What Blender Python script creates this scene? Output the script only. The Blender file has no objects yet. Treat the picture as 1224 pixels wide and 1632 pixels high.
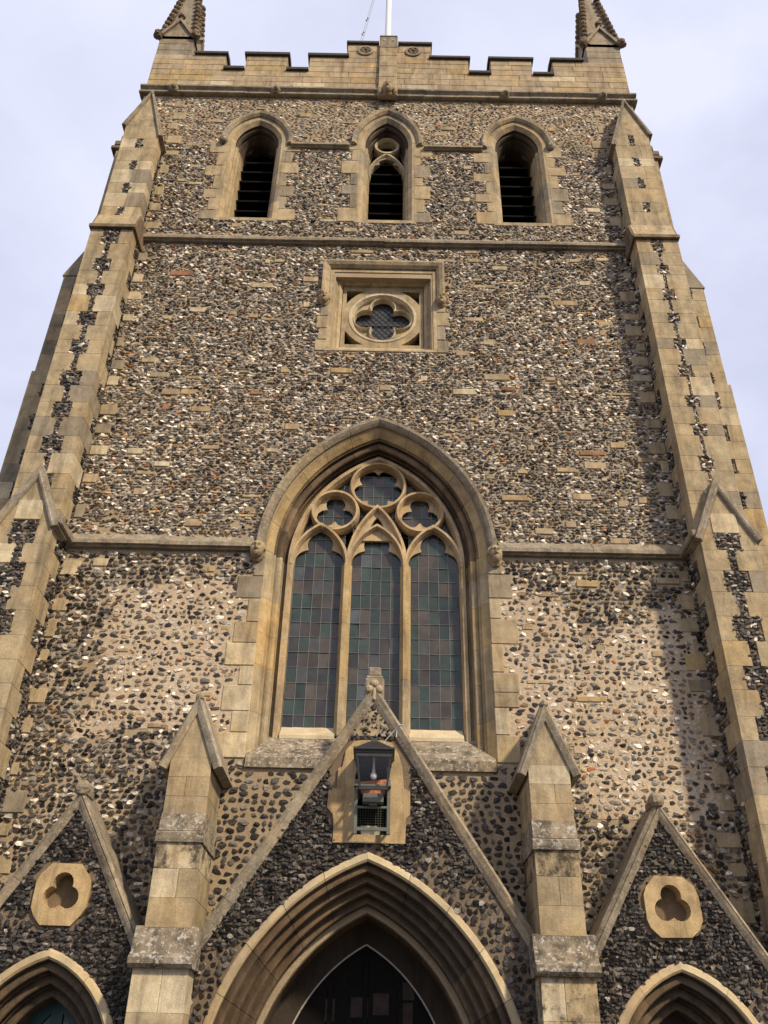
import bpy, math, numpy as np
from mathutils import Vector, Matrix
from mathutils.geometry import tessellate_polygon
R = math.radians
rng = np.random.default_rng(7)
scene = bpy.context.scene
COL = scene.collection

# ------------------------------------------------------------------ camera
cam_d = bpy.data.cameras.new('camera')
cam = bpy.data.objects.new('camera', cam_d); COL.objects.link(cam)
pitch, roll, yaw = 0.57390908, 0.02115322, -0.00203611
fwd = Vector((math.sin(yaw)*math.cos(pitch), math.cos(yaw)*math.cos(pitch), math.sin(pitch)))
rgt = Vector((math.cos(yaw), -math.sin(yaw), 0)); up = rgt.cross(fwd)
c_, s_ = math.cos(roll), math.sin(roll)
rgt2 = c_*rgt + s_*up; up2 = -s_*rgt + c_*up
m3 = Matrix((rgt2, up2, -fwd)).transposed()
cam.matrix_world = Matrix.Translation((0.1334, -12.0, 1.6)) @ m3.to_4x4()
cam_d.sensor_fit = 'VERTICAL'; cam_d.sensor_height = 24.0
cam_d.lens = 24.0*1400.0/1632.0
cam_d.clip_end = 3000
scene.camera = cam

# ------------------------------------------------------------------ light
SUN_AZ, SUN_EL = 41.0, 39.0            # degrees right of the facade's normal, above the horizon
w = bpy.data.worlds.new('World'); scene.world = w; w.use_nodes = True
nt = w.node_tree; nt.nodes.clear()
N = nt.nodes.new; L = nt.links.new
out = N('ShaderNodeOutputWorld'); bg = N('ShaderNodeBackground'); bg.inputs['Strength'].default_value = 0.10
sky = N('ShaderNodeTexSky'); sky.sky_type = 'NISHITA'; sky.sun_disc = False
sky.sun_elevation = R(SUN_EL); sky.sun_rotation = R(180-SUN_AZ)
sky.air_density = 1.0; sky.dust_density = 2.0; sky.ozone_density = 1.5
tc = N('ShaderNodeTexCoord'); mp = N('ShaderNodeMapping'); mp.inputs['Scale'].default_value = (1.0, 1.6, 2.2)
mp.inputs['Rotation'].default_value = (0.3, 0.2, 0.5)
n1 = N('ShaderNodeTexNoise'); n1.inputs['Scale'].default_value = 1.7; n1.inputs['Detail'].default_value = 7; n1.inputs['Roughness'].default_value = 0.55
n1.inputs['Distortion'].default_value = 0.4
rmp = N('ShaderNodeMapRange'); rmp.inputs[1].default_value = 0.38; rmp.inputs[2].default_value = 0.68
rmp.inputs[3].default_value = 0.70; rmp.inputs[4].default_value = 1.0
mix = N('ShaderNodeMix'); mix.data_type = 'RGBA'
mix.inputs[7].default_value = (7.15, 7.4, 9.15, 1)
L(tc.outputs['Generated'], mp.inputs[0]); L(mp.outputs[0], n1.inputs['Vector']); L(n1.outputs['Fac'], rmp.inputs[0])
L(rmp.outputs[0], mix.inputs[0]); L(sky.outputs[0], mix.inputs[6]); L(mix.outputs[2], bg.inputs['Color']); L(bg.outputs[0], out.inputs[0])
sun_d = bpy.data.lights.new('sun', 'SUN'); sun_d.energy = 4.0; sun_d.angle = R(4.0); sun_d.color = (1.0, 0.85, 0.63)
sun = bpy.data.objects.new('sun', sun_d); COL.objects.link(sun)
sdir = Vector((math.sin(R(SUN_AZ))*math.cos(R(SUN_EL)), -math.cos(R(SUN_AZ))*math.cos(R(SUN_EL)), math.sin(R(SUN_EL))))
sun.rotation_euler = sdir.to_track_quat('Z', 'Y').to_euler(); sun.location = (30, -30, 30)
scene.view_settings.view_transform = 'Standard'; scene.view_settings.look = 'None'
scene.view_settings.gamma = 1.0; scene.view_settings.exposure = 0.25
scene.render.engine = 'CYCLES'
scene.cycles.max_bounces = 6; scene.cycles.diffuse_bounces = 3

# ------------------------------------------------------------------ materials
def mat(name):
    m = bpy.data.materials.new(name); m.use_nodes = True
    nt = m.node_tree; b = nt.nodes['Principled BSDF']
    return m, nt, b
def node(nt, t, **kw):
    n = nt.nodes.new(t)
    for k, v in kw.items():
        if k.startswith('i_'): n.inputs[k[2:].replace('_', ' ')].default_value = v
        else: setattr(n, k, v)
    return n
def mixc(nt, fac, a, b, blend='MIX'):
    n = nt.nodes.new('ShaderNodeMix'); n.data_type = 'RGBA'; n.blend_type = blend
    for i, x in ((0, fac), (6, a), (7, b)):
        if hasattr(x, 'links'): nt.links.new(x, n.inputs[i])
        else: n.inputs[i].default_value = x if i == 0 else (*x, 1)
    return n.outputs[2]
def noise(nt, vec, scale, detail=4, rough=0.55, dist=0.0):
    n = node(nt, 'ShaderNodeTexNoise'); n.inputs['Scale'].default_value = scale; n.inputs['Detail'].default_value = detail
    n.inputs['Roughness'].default_value = rough; n.inputs['Distortion'].default_value = dist
    nt.links.new(vec, n.inputs['Vector']); return n.outputs['Fac']
def rng_map(nt, v, a, b, c, d):
    n = node(nt, 'ShaderNodeMapRange'); nt.links.new(v, n.inputs[0])
    for i, x in enumerate((a, b, c, d)): n.inputs[i+1].default_value = x
    return n.outputs[0]
def pos(nt, scale=(1, 1, 1)):
    g = node(nt, 'ShaderNodeNewGeometry'); mp = node(nt, 'ShaderNodeMapping'); mp.inputs['Scale'].default_value = scale
    nt.links.new(g.outputs['Position'], mp.inputs[0]); return mp.outputs[0]
def bump(nt, b, h, strength, dist):
    n = node(nt, 'ShaderNodeBump'); n.inputs['Strength'].default_value = strength; n.inputs['Distance'].default_value = dist
    nt.links.new(h, n.inputs['Height']); nt.links.new(n.outputs[0], b.inputs['Normal'])
def mul(nt, a, b):
    n = node(nt, 'ShaderNodeMath', operation='MULTIPLY'); nt.links.new(a, n.inputs[0])
    if hasattr(b, 'links'): nt.links.new(b, n.inputs[1])
    else: n.inputs[1].default_value = b
    return n.outputs[0]

def stone(name, stain=0.5, lichen=0.0, soot=0.0, gloss=0.85, grain=1.0):
    m, nt, b = mat(name)
    at = node(nt, 'ShaderNodeAttribute', attribute_name='tint')
    P = pos(nt)
    mot = rng_map(nt, noise(nt, P, 3.5, 6, 0.65), 0.25, 0.75, 0.72, 1.25)
    fine = rng_map(nt, noise(nt, P, 45, 4, 0.7), 0.2, 0.8, 0.80, 1.18)
    v = mul(nt, mot, fine)
    col = mixc(nt, 1.0, at.outputs['Color'], v, 'MULTIPLY')
    warm = rng_map(nt, noise(nt, P, 1.3, 4, 0.6, 0.6), 0.45, 0.7, 0.0, 0.45)
    col = mixc(nt, warm, col, mixc(nt, 1.0, col, (1.12, 0.92, 0.66), 'MULTIPLY'))
    Ps = pos(nt, (3.2, 3.2, 0.55))
    st = rng_map(nt, noise(nt, Ps, 1.6, 7, 0.70, 0.35), 0.46, 0.70, 0.0, stain)
    col = mixc(nt, st, col, mixc(nt, 1.0, col, (0.36, 0.34, 0.33), 'MULTIPLY'))
    gp = rng_map(nt, noise(nt, P, 2.3, 8, 0.72, 0.5), 0.50, 0.66, 0.0, 0.55*min(1, stain*1.6))
    col = mixc(nt, gp, col, mixc(nt, 1.0, col, (0.62, 0.63, 0.66), 'MULTIPLY'))
    if soot:
        s2 = rng_map(nt, noise(nt, P, 4.5, 8, 0.72, 0.2), 0.46, 0.60, 0.0, soot)
        col = mixc(nt, s2, col, (0.045, 0.036, 0.028))
    if lichen:
        l1 = rng_map(nt, noise(nt, P, 17, 6, 0.7, 0.3), 0.54, 0.60, 0.0, lichen)
        col = mixc(nt, l1, col, (0.50, 0.47, 0.42))
        l2 = rng_map(nt, noise(nt, pos(nt, (1, 1, 1.7)), 6.0, 5, 0.7), 0.66, 0.74, 0.0, lichen*0.7)
        col = mixc(nt, l2, col, (0.34, 0.15, 0.035))
    pits = rng_map(nt, noise(nt, P, 70, 3, 0.6), 0.62, 0.74, 0.0, 0.35)
    col = mixc(nt, pits, col, mixc(nt, 1.0, col, (0.5, 0.46, 0.42), 'MULTIPLY'))
    nt.links.new(col, b.inputs['Base Color'])
    b.inputs['Roughness'].default_value = gloss; b.inputs['Specular IOR Level'].default_value = 0.25
    h = node(nt, 'ShaderNodeMath', operation='ADD')
    nt.links.new(noise(nt, P, 60, 5, 0.7), h.inputs[0]); nt.links.new(mul(nt, noise(nt, P, 9, 5, 0.6), 1.6), h.inputs[1])
    bump(nt, b, h.outputs[0], 0.55*grain, 0.012)
    return m
M_STONE = stone('limestone', 0.72, soot=0.16)
M_FRESH = stone('pale_limestone', 0.18, grain=0.5)
M_MOSS = stone('weathered_limestone', 0.6, lichen=0.75, soot=0.75, grain=1.8)
M_COPE = stone('coping_limestone', 0.6, lichen=0.30, soot=0.35, grain=1.3)
M_STAIN = stone('black_stained_limestone', 0.9, soot=0.95)
M_SOOT_SHADE = stone('sooty_shaded_limestone', 0.75, soot=0.35)  # soot mottling; arch heads using it also have recess shade in their tint

def flint_mat():
    m, nt, b = mat('flint')
    at = node(nt, 'ShaderNodeAttribute', attribute_name='tint'); P = pos(nt)
    v = rng_map(nt, noise(nt, P, 38, 4, 0.65), 0.25, 0.75, 0.62, 1.4)
    col = mixc(nt, 1.0, at.outputs['Color'], v, 'MULTIPLY')
    sp = rng_map(nt, noise(nt, P, 55, 3, 0.6, 0.5), 0.63, 0.72, 0.0, 0.6)
    col = mixc(nt, sp, col, (0.36, 0.32, 0.27))
    nt.links.new(col, b.inputs['Base Color'])
    nt.links.new(rng_map(nt, noise(nt, P, 30, 2), 0.3, 0.7, 0.42, 0.75), b.inputs['Roughness']); b.inputs['Specular IOR Level'].default_value = 0.3
    bump(nt, b, noise(nt, P, 45, 4, 0.6), 0.6, 0.012)
    return m
M_FLINT = flint_mat()
def mortar_mat():
    m, nt, b = mat('lime_mortar'); P = pos(nt)
    v = rng_map(nt, noise(nt, P, 25, 6, 0.7), 0.2, 0.8, 0.65, 1.25)
    big = rng_map(nt, noise(nt, P, 0.9, 5, 0.6), 0.35, 0.65, 0.0, 1.0)
    at = node(nt, 'ShaderNodeAttribute', attribute_name='tint')
    c0 = mixc(nt, big, at.outputs['Color'], mixc(nt, 1.0, at.outputs['Color'], (0.80, 0.76, 0.72), 'MULTIPLY'))
    nt.links.new(mixc(nt, 1.0, c0, v, 'MULTIPLY'), b.inputs['Base Color'])
    b.inputs['Roughness'].default_value = 0.95
    bump(nt, b, noise(nt, P, 50, 6, 0.75), 0.8, 0.02)
    return m
M_MORTAR = mortar_mat()
def plain(name, col, rough=0.6, metal=0.0, var=0.25, scale=12, spec=0.5, bmp=0.15):
    m, nt, b = mat(name); P = pos(nt)
    v = rng_map(nt, noise(nt, P, scale, 5, 0.65), 0.25, 0.75, 1-var, 1+var)
    nt.links.new(mixc(nt, 1.0, col, v, 'MULTIPLY'), b.inputs['Base Color'])
    b.inputs['Roughness'].default_value = rough; b.inputs['Metallic'].default_value = metal; b.inputs['Specular IOR Level'].default_value = spec
    bump(nt, b, noise(nt, P, scale*4, 4, 0.6), bmp, 0.01)
    return m
M_SLATE = plain('dark_coping_stone', (0.055, 0.045, 0.036), 0.9, var=0.5)
M_LOUVRE = plain('tarred_louvre_wood', (0.010, 0.008, 0.0065), 0.85, var=0.4, spec=.2)
M_DARK = plain('dark_interior', (0.010, 0.009, 0.008), 0.9, spec=.1)
M_IRON = plain('black_painted_iron', (0.016, 0.016, 0.018), 0.5, var=0.4)
M_GREENIRON = plain('grey_green_painted_steel', (0.10, 0.11, 0.085), 0.55, var=0.25)
M_RUST = plain('rusty_back_plate', (0.36, 0.13, 0.06), 0.8, var=0.7, scale=22)
M_WHITE = plain('white_painted_pole', (0.78, 0.77, 0.74), 0.4, var=0.06)
M_CABLE = plain('pale_cable', (0.55, 0.53, 0.50), 0.5, var=0.1)
M_TEAL = plain('teal_painted_door', (0.006, 0.045, 0.044), 0.5, var=0.25)
M_BROWN = plain('dark_oak_door', (0.035, 0.022, 0.014), 0.6, var=0.4)
M_LEAD = plain('lead_came', (0.23, 0.225, 0.215), 0.5, var=0.25)
M_DLEAD = plain('dark_lead_came', (0.012, 0.012, 0.013), 0.6, var=0.25)
M_BOX = plain('cream_plastic', (0.50, 0.44, 0.32), 0.5, var=0.1)
M_PAVE = plain('paving', (0.075, 0.068, 0.058), 0.9, var=0.3, scale=2)
M_GROUND = plain('tarmac', (0.05, 0.046, 0.04), 0.95, var=0.3, scale=3)
M_TRIM = plain('pale_door_trim', (0.34, 0.32, 0.28), 0.6, var=0.15)
M_ROPE = plain('grey_rope', (0.20, 0.20, 0.21), 0.8, var=0.1)
def glass_mat():
    m, nt, b = mat('leaded_glass'); at = node(nt, 'ShaderNodeAttribute', attribute_name='tint'); P = pos(nt)
    v = rng_map(nt, noise(nt, P, 5, 4, 0.6), 0.3, 0.7, 0.75, 1.3)
    nt.links.new(mixc(nt, 1.0, at.outputs['Color'], v, 'MULTIPLY'), b.inputs['Base Color'])
    b.inputs['Roughness'].default_value = 0.18; b.inputs['Specular IOR Level'].default_value = 0.42
    bump(nt, b, noise(nt, P, 14, 3, 0.5), 0.12, 0.02)
    return m
M_GLASS = glass_mat()
M_DARKPANE = plain('unlit_painted_glass', (0.03, 0.02, 0.014), 0.5, var=.6, scale=9, spec=.15)
def clear_glass():
    m, nt, b = mat('clear_lamp_glass')
    tr = node(nt, 'ShaderNodeBsdfTransparent'); gl = node(nt, 'ShaderNodeBsdfGlossy'); gl.inputs['Roughness'].default_value = 0.08
    mx = node(nt, 'ShaderNodeMixShader'); mx.inputs[0].default_value = 0.045
    nt.links.new(tr.outputs[0], mx.inputs[1]); nt.links.new(gl.outputs[0], mx.inputs[2])
    nt.links.new(mx.outputs[0], nt.nodes['Material Output'].inputs['Surface'])
    return m
M_CLEAR = clear_glass()
M_BULB = plain('frosted_bulb', (0.55, 0.52, 0.48), 0.15, var=0.05)

# colours of things (albedo)
BUFF = (0.41, 0.325, 0.198); PALE = (0.53, 0.445, 0.295); GREY = (0.295, 0.246, 0.175); GOLD = (0.44, 0.325, 0.165)
BROWN = (0.20, 0.145, 0.09); PINK = (0.41, 0.315, 0.20)
def jt(c, s=0.08):
    k = 1 + rng.uniform(-s, s); q = rng.uniform(-s*.5, s*.5); return (c[0]*k, c[1]*k*(1-q*.35), c[2]*k*(1-q))
def stone_tint():
    r = rng.random()
    return jt(BUFF if r < .70 else PALE if r < .82 else GREY if r < .97 else GOLD, 0.045)

# ------------------------------------------------------------------ mesh builder
class MB:
    def __init__(s): s.V = []; s.F = []; s.n = 0
    def add(s, V, F, mi=0, tint=BUFF):
        V = np.asarray(V, float).reshape(-1, 3); s.V.append(V)
        if isinstance(F, np.ndarray): groups = [F]
        else:
            d = {}
            for f in F: d.setdefault(len(f), []).append(f)
            groups = [np.array(x) for x in d.values()]
        t = np.asarray(tint, float)
        for g in groups:
            tt = t if t.ndim == 2 and len(t) == len(g) else np.tile(t.reshape(-1)[:3], (len(g), 1))
            s.F.append((g + s.n, np.full(len(g), mi), tt))
        s.n += len(V)
    def build(s, name, mats, parent=None, smooth=False):
        me = bpy.data.meshes.new(name); V = np.concatenate(s.V)
        loops = np.concatenate([g.ravel() for g, _, _ in s.F]); tot = np.concatenate([np.full(len(g), g.shape[1]) for g, _, _ in s.F])
        start = np.concatenate([[0], np.cumsum(tot)[:-1]]); mi = np.concatenate([m for _, m, _ in s.F]); T = np.concatenate([t for _, _, t in s.F])
        me.vertices.add(len(V)); me.vertices.foreach_set('co', V.ravel().astype(np.float32))
        me.loops.add(len(loops)); me.loops.foreach_set('vertex_index', loops.astype(np.int32))
        me.polygons.add(len(tot)); me.polygons.foreach_set('loop_start', start.astype(np.int32))
        me.polygons.foreach_set('material_index', mi.astype(np.int32))
        if smooth: me.polygons.foreach_set('use_smooth', np.ones(len(tot), bool))
        else: me.polygons.foreach_set('use_smooth', np.zeros(len(tot), bool))
        me.update(calc_edges=True); me.validate()
        a = me.attributes.new('tint', 'FLOAT_COLOR', 'FACE')
        a.data.foreach_set('color', np.c_[T, np.ones(len(T))].ravel().astype(np.float32))
        for m in (mats if isinstance(mats, (list, tuple)) else [mats]): me.materials.append(m)
        o = bpy.data.objects.new(name, me); COL.objects.link(o)
        if parent: o.parent = parent
        return o
    # --- shapes
    def cbox(s, x0, x1, y0, y1, z0, z1, ch=0.008, mi=0, tint=BUFF, jit=0.0):
        c = np.array([[x0, x1], [y0, y1], [z0, z1]], float)
        if jit: c += rng.uniform(-jit, jit, (3, 2))
        ch = min(ch, *(abs(c[:, 1]-c[:, 0])*0.3))
        V = []; idx = {}
        for k in range(8):
            sg = [(k >> a) & 1 for a in range(3)]
            for ax in range(3):
                V.append([c[a][sg[a]] + (0 if a == ax else (ch if sg[a] == 0 else -ch)) for a in range(3)])
        F = []
        for ax in range(3):
            b, d = [(1, 2), (2, 0), (0, 1)][ax]
            for sg in (0, 1):
                ks = [(sg << ax) | (p << b) | (q << d) for p, q in ((0, 0), (1, 0), (1, 1), (0, 1))]
                f = [k*3+ax for k in ks]; F.append(f if sg else f[::-1])
            for p in (0, 1):
                for q in (0, 1):
                    k0 = (p << b) | (q << d); k1 = k0 | (1 << ax)
                    F.append([k0*3+b, k1*3+b, k1*3+d, k0*3+d])
        for k in range(8): F.append([k*3, k*3+1, k*3+2])
        s.add(V, F, mi, tint)
    def plate(s, outer, holes, y0, y1, mi=0, tint=BUFF, back=True):
        """polygon in XZ with holes, from y0 (front) to y1 (back)"""
        loops = [outer] + list(holes)
        tri = tessellate_polygon([[Vector((p[0], p[1], 0)) for p in l] for l in loops])
        pts = np.array([p for l in loops for p in l]); n = len(pts)
        V = np.concatenate([np.c_[pts[:, 0], np.full(n, y0), pts[:, 1]], np.c_[pts[:, 0], np.full(n, y1), pts[:, 1]]])
        F = [list(t) for t in tri]
        if back: F += [[i+n for i in t[::-1]] for t in tri]
        k = 0
        for l in loops:
            m = len(l)
            for i in range(m): F.append([k+i, k+(i+1) % m, k+(i+1) % m+n, k+i+n])
            k += m
        s.add(V, F, mi, tint)
    def xprism(s, poly, x0, x1, mi=0, tint=BUFF):
        """polygon in YZ swept along X"""
        n = len(poly); V = [(x0, y, z) for y, z in poly] + [(x1, y, z) for y, z in poly]
        F = [list(range(n)), list(range(2*n-1, n-1, -1))] + [[i, (i+1) % n, (i+1) % n+n, i+n] for i in range(n)]
        s.add(V, F, mi, tint)
    def rings(s, rs, closed_path=False, closed_prof=True, mi=0, tint=BUFF, caps=True):
        """rs[j][i] : profile point j, path point i"""
        A = np.asarray(rs, float); J, I = A.shape[:2]; F = []
        for j in range(J if closed_prof else J-1):
            for i in range(I if closed_path else I-1):
                a, b = j, (j+1) % J; p, q = i, (i+1) % I
                F.append([a*I+p, a*I+q, b*I+q, b*I+p])
        if caps and not closed_path and closed_prof:
            F.append([j*I for j in range(J)]); F.append([j*I+I-1 for j in range(J-1, -1, -1)])
        s.add(A.reshape(-1, 3), F, mi, tint)
    def sweep(s, path, prof, closed=False, mi=0, tint=BUFF):
        """path in XZ, prof = [(offset to the left of travel, y)]"""
        P = np.asarray(path, float); n = len(P)
        nx = np.roll(P, -1, 0) - P; pv = P - np.roll(P, 1, 0)
        if not closed: nx[-1] = pv[-1]; pv[0] = nx[0]
        nx /= np.linalg.norm(nx, axis=1)[:, None]; pv /= np.linalg.norm(pv, axis=1)[:, None]
        n1 = np.c_[-pv[:, 1], pv[:, 0]]; n2 = np.c_[-nx[:, 1], nx[:, 0]]
        m = n1+n2; m /= np.maximum(0.3, (1 + (n1*n2).sum(1)))[:, None]
        s.rings([np.c_[P[:, 0]+m[:, 0]*d, np.full(n, y), P[:, 1]+m[:, 1]*d] for d, y in prof], closed_path=closed, mi=mi, tint=tint)
    def arch(s, cx, zs, c, Rr, zb, prof, mi=0, tint=BUFF, closed_prof=True, seg=14):
        """pointed arch: prof = [(radius offset, y)], every offset keeps the same two centres"""
        s.rings([[(x, y, z) for x, z in archpts(cx, zs, c, Rr+d, zb, seg)] for d, y in prof], closed_prof=closed_prof, mi=mi, tint=tint)
    def tube(s, pts, r, seg=8, mi=0, tint=BUFF):
        P = np.asarray(pts, float); n = len(P)
        T = np.gradient(P, axis=0); T /= np.linalg.norm(T, axis=1)[:, None]
        rr = np.broadcast_to(r, (n,)); V = []
        for i in range(n):
            a = np.cross(T[i], (0.0, 0, 1) if abs(T[i][2]) < .9 else (1.0, 0, 0)); a /= np.linalg.norm(a); b = np.cross(T[i], a)
            for k in range(seg):
                t = 2*math.pi*k/seg; V.append(P[i] + rr[i]*(a*math.cos(t)+b*math.sin(t)))
        F = [[i*seg+k, i*seg+(k+1) % seg, (i+1)*seg+(k+1) % seg, (i+1)*seg+k] for i in range(n-1) for k in range(seg)]
        F += [list(range(seg)), [(n-1)*seg+k for k in range(seg-1, -1, -1)]]
        s.add(V, F, mi, tint)
    def lump(s, c, r, n=(8, 6), mi=0, tint=BUFF, rough=0.15, fn=None):
        nu, nv = n; V = []
        for j in range(nv+1):
            ph = math.pi*j/nv - math.pi/2
            for i in range(nu):
                th = 2*math.pi*i/nu; d = np.array([math.cos(ph)*math.sin(th), -math.cos(ph)*math.cos(th), math.sin(ph)])
                k = 1 + rng.uniform(-rough, rough)
                if fn: k *= fn(d)
                V.append(np.array(c) + d*np.array(r)*k)
        F = [[j*nu+i, j*nu+(i+1) % nu, (j+1)*nu+(i+1) % nu, (j+1)*nu+i] for j in range(nv) for i in range(nu)]
        s.add(V, F, mi, tint)
    # --- flints on a plane:  point = o + u*U + v*Vv + n*Nn
    def flints(s, mask, u0, u1, v0, v1, su, sv, fill, pal, frame=None, h=0.028, size_var=0.3, rim=0.35, round_=False, mi=0, tilt=0.34):
        rows = int((v1-v0)/sv)+1; U = []; W = []; SU = []
        for r in range(rows):
            x = u0 - rng.uniform(0, su)
            while x < u1:
                wd = su*rng.uniform(1-size_var*1.3, 1+size_var*1.6); U.append(x+wd/2); W.append(v0+(r+0.5)*sv + rng.normal(0, sv*0.16)); SU.append(wd); x += wd
        U = np.array(U); W = np.array(W); SU = np.array(SU)
        ok = mask(U, W) & (U > u0) & (U < u1) & (W > v0) & (W < v1)
        U, W, SU = U[ok], W[ok], SU[ok]; n = len(U)
        if n == 0: return
        a = SU*0.5*fill*rng.uniform(0.88, 1.10, n); bb = sv*0.5*fill*rng.uniform(0.78, 1.22, n)
        if round_: a = bb*rng.uniform(0.85, 1.2, n)
        K = 7; th = (np.arange(K)[None]*2*math.pi/K + rng.uniform(0, 6.28, n)[:, None] + rng.uniform(-.25, .25, (n, K)))
        # superellipse-like blocky outline
        ct, st = np.cos(th), np.sin(th); q = (np.abs(ct)**3 + np.abs(st)**3)**(-1/3.0) if not round_ else np.ones_like(ct)
        rad = q*rng.uniform(0.64, 1.20, (n, K))
        ang = rng.normal(0, 0.18, n)[:, None]; ex, ez = a[:, None]*rad*ct, bb[:, None]*rad*st
        px = ex*np.cos(ang) - ez*np.sin(ang); pz = ex*np.sin(ang) + ez*np.cos(ang)
        hh = h*rng.uniform(0.45, 1.25, n); tx, tz = rng.normal(0, tilt, n), rng.normal(0, tilt, n)
        r0 = np.stack([U[:, None]+px, W[:, None]+pz, np.full((n, K), -0.012)], -1)
        sc = rng.uniform(0.70, 0.97, (n, K)); qx, qz = px*sc, pz*sc
        r1 = np.stack([U[:, None]+qx, W[:, None]+qz, hh[:, None]*rng.uniform(.75, 1.15, (n, K)) + tx[:, None]*qx + tz[:, None]*qz], -1)
        ox, oz = rng.normal(0, .22, n)*a, rng.normal(0, .22, n)*bb
        cc = np.stack([U+ox, W+oz, hh*rng.uniform(0.95, 1.45, n)+tx*ox+tz*oz], -1)[:, None]
        P = np.concatenate([r0, r1, cc], 1).reshape(-1, 3)   # 15 verts each
        if frame is not None:
            o, ud, vd, nd = [np.array(t, float) for t in frame]
            P = o + P[:, :1]*ud + P[:, 1:2]*vd + P[:, 2:]*nd
        else: P = np.c_[P[:, 0], -P[:, 2], P[:, 1]]
        base = (np.arange(n)*15)[:, None]; k = np.arange(K); k2 = (k+1) % K
        quads = (base[:, :, None] + np.stack([k, k2, k2+K, k+K], -1)[None]).reshape(-1, 4)
        tris = (base[:, :, None] + np.stack([k+K, k2+K, np.full(K, 14)], -1)[None]).reshape(-1, 3)
        cols, pr = np.array([c for c, _ in pal]), np.array([p for _, p in pal]); pr = pr/pr.sum()
        ci = rng.choice(len(pal), n, p=pr); C = cols[ci]*rng.uniform(0.65, 1.4, (n, 1))*(0.74 + .5*fnoise(U, W, 1.7, 21.0) + .14*(fnoise(np.zeros_like(W), W, .45, 5.0) - .5))[:, None]
        cort = np.array([0.40, 0.34, 0.26]); rimf = (rng.random(n) < rim)[:, None]*rng.uniform(.35, .9, (n, 1))
        CR = C*(1-rimf) + cort*rimf
        Cq = np.repeat(CR, K, 0)*rng.uniform(0.8, 1.15, (n*K, 1)); Ct = np.repeat(C, K, 0)*rng.uniform(0.65, 1.35, (n*K, 1))
        s.V.append(P); s.F.append((quads+s.n, np.full(len(quads), mi), Cq)); s.F.append((tris+s.n, np.full(len(tris), mi), Ct)); s.n += len(P)

def archpts(cx, zs, c, Rr, zb, seg=14):
    am = math.acos(max(-1, min(1, c/Rr)))
    rt = [(cx - c + Rr*math.cos(am*i/seg), zs + Rr*math.sin(am*i/seg)) for i in range(seg+1)]
    lf = [(2*cx - x, z) for x, z in rt]
    return [(lf[0][0], zb)] + lf + rt[-2::-1] + [(rt[0][0], zb)]
def in_arch(U, W, cx, zs, c, Rr, zb):
    x = np.abs(U-cx)
    return ((W >= zs) & ((x+c)**2 + (W-zs)**2 < Rr*Rr)) | ((W < zs) & (W > zb) & (x < Rr-c))
def foil(cx, cz, n, d, a, rot=0.0, seg=8):
    pts = []
    for i in range(n):
        for k in range(seg):
            f = (-0.5 + k/seg)*2*math.pi/n; th = rot + i*2*math.pi/n + f
            r = d*math.cos(f) + math.sqrt(max(0, a*a - (d*math.sin(f))**2)); pts.append((cx + r*math.cos(th), cz + r*math.sin(th)))
    return pts
def circle(cx, cz, r, n=28): return [(cx+r*math.cos(2*math.pi*i/n), cz+r*math.sin(2*math.pi*i/n)) for i in range(n)]
def bez(p, q, r, n=7): return [((1-t)**2*p[0]+2*t*(1-t)*q[0]+t*t*r[0], (1-t)**2*p[1]+2*t*(1-t)*q[1]+t*t*r[1]) for t in [i/n for i in range(n+1)]]
def cusped(cx, hw, zb, zs, za, inset=0.5):
    """light with a trefoil-cusped head: list of points"""
    H = za-zs
    rt = bez((hw, zs), (hw*1.02, zs+H*.36), (hw*inset, zs+H*.44)) + bez((hw*inset, zs+H*.46), (hw*.66, zs+H*.78), (0, za))[0:]
    return [(cx-hw, zb)] + [(cx-x, z) for x, z in rt] + [(cx+x, z) for x, z in rt[-2::-1]] + [(cx+hw, zb)]

def vnoise(x, z, s, seed):
    x = np.asarray(x, float)/s; z = np.asarray(z, float)/s; i, j = np.floor(x).astype(int), np.floor(z).astype(int); fx, fz = x-i, z-j
    def hsh(a, b): return np.modf(np.abs(np.sin(a*127.1+b*311.7+seed*17.3)*43758.5453))[0]
    fx, fz = fx*fx*(3-2*fx), fz*fz*(3-2*fz)
    return (hsh(i, j)*(1-fx)+hsh(i+1, j)*fx)*(1-fz) + (hsh(i, j+1)*(1-fx)+hsh(i+1, j+1)*fx)*fz
def fnoise(x, z, s, seed): return .6*vnoise(x, z, s, seed)+.27*vnoise(x, z, s/2.3, seed+3)+.13*vnoise(x, z, s/5.1, seed+5)

def empty(name, loc, label, cat, group=None):
    o = bpy.data.objects.new(name, None); COL.objects.link(o); o.location = loc; o['label'] = label; o['category'] = cat
    if group: o['group'] = group
    return o
def tag(o, label=None, cat=None, kind=None, group=None):
    if label: o['label'] = label
    if cat: o['category'] = cat
    if kind: o['kind'] = kind
    if group: o['group'] = group
    return o

# flint palettes
WHITE_F, LG, MG, DG, BK, BRN, BUF, ORG = (0.62, 0.56, 0.47), (0.33, 0.295, 0.25), (0.165, 0.148, 0.125), (0.070, 0.062, 0.055), (0.024, 0.021, 0.020), (0.16, 0.098, 0.05), (0.38, 0.28, 0.165), (0.34, 0.13, 0.045)
PAL_A = [(WHITE_F, .15), (LG, .20), (MG, .22), (DG, .20), (BK, .08), (BRN, .10), (BUF, .10), (ORG, .015)]
PAL_T = [(WHITE_F, .10), (LG, .22), (MG, .20), (DG, .10), (BK, .04), (BRN, .12), (BUF, .24), (ORG, .03)]
PAL_B = [(WHITE_F, .16), (LG, .10), (MG, .13), (DG, .27), (BK, .20), (BRN, .14), (BUF, .10), (ORG, .01)]
PAL_C = [(WHITE_F, .10), (LG, .10), (MG, .15), (DG, .33), (BK, .27), (BRN, .06), (BUF, .03)]
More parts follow.
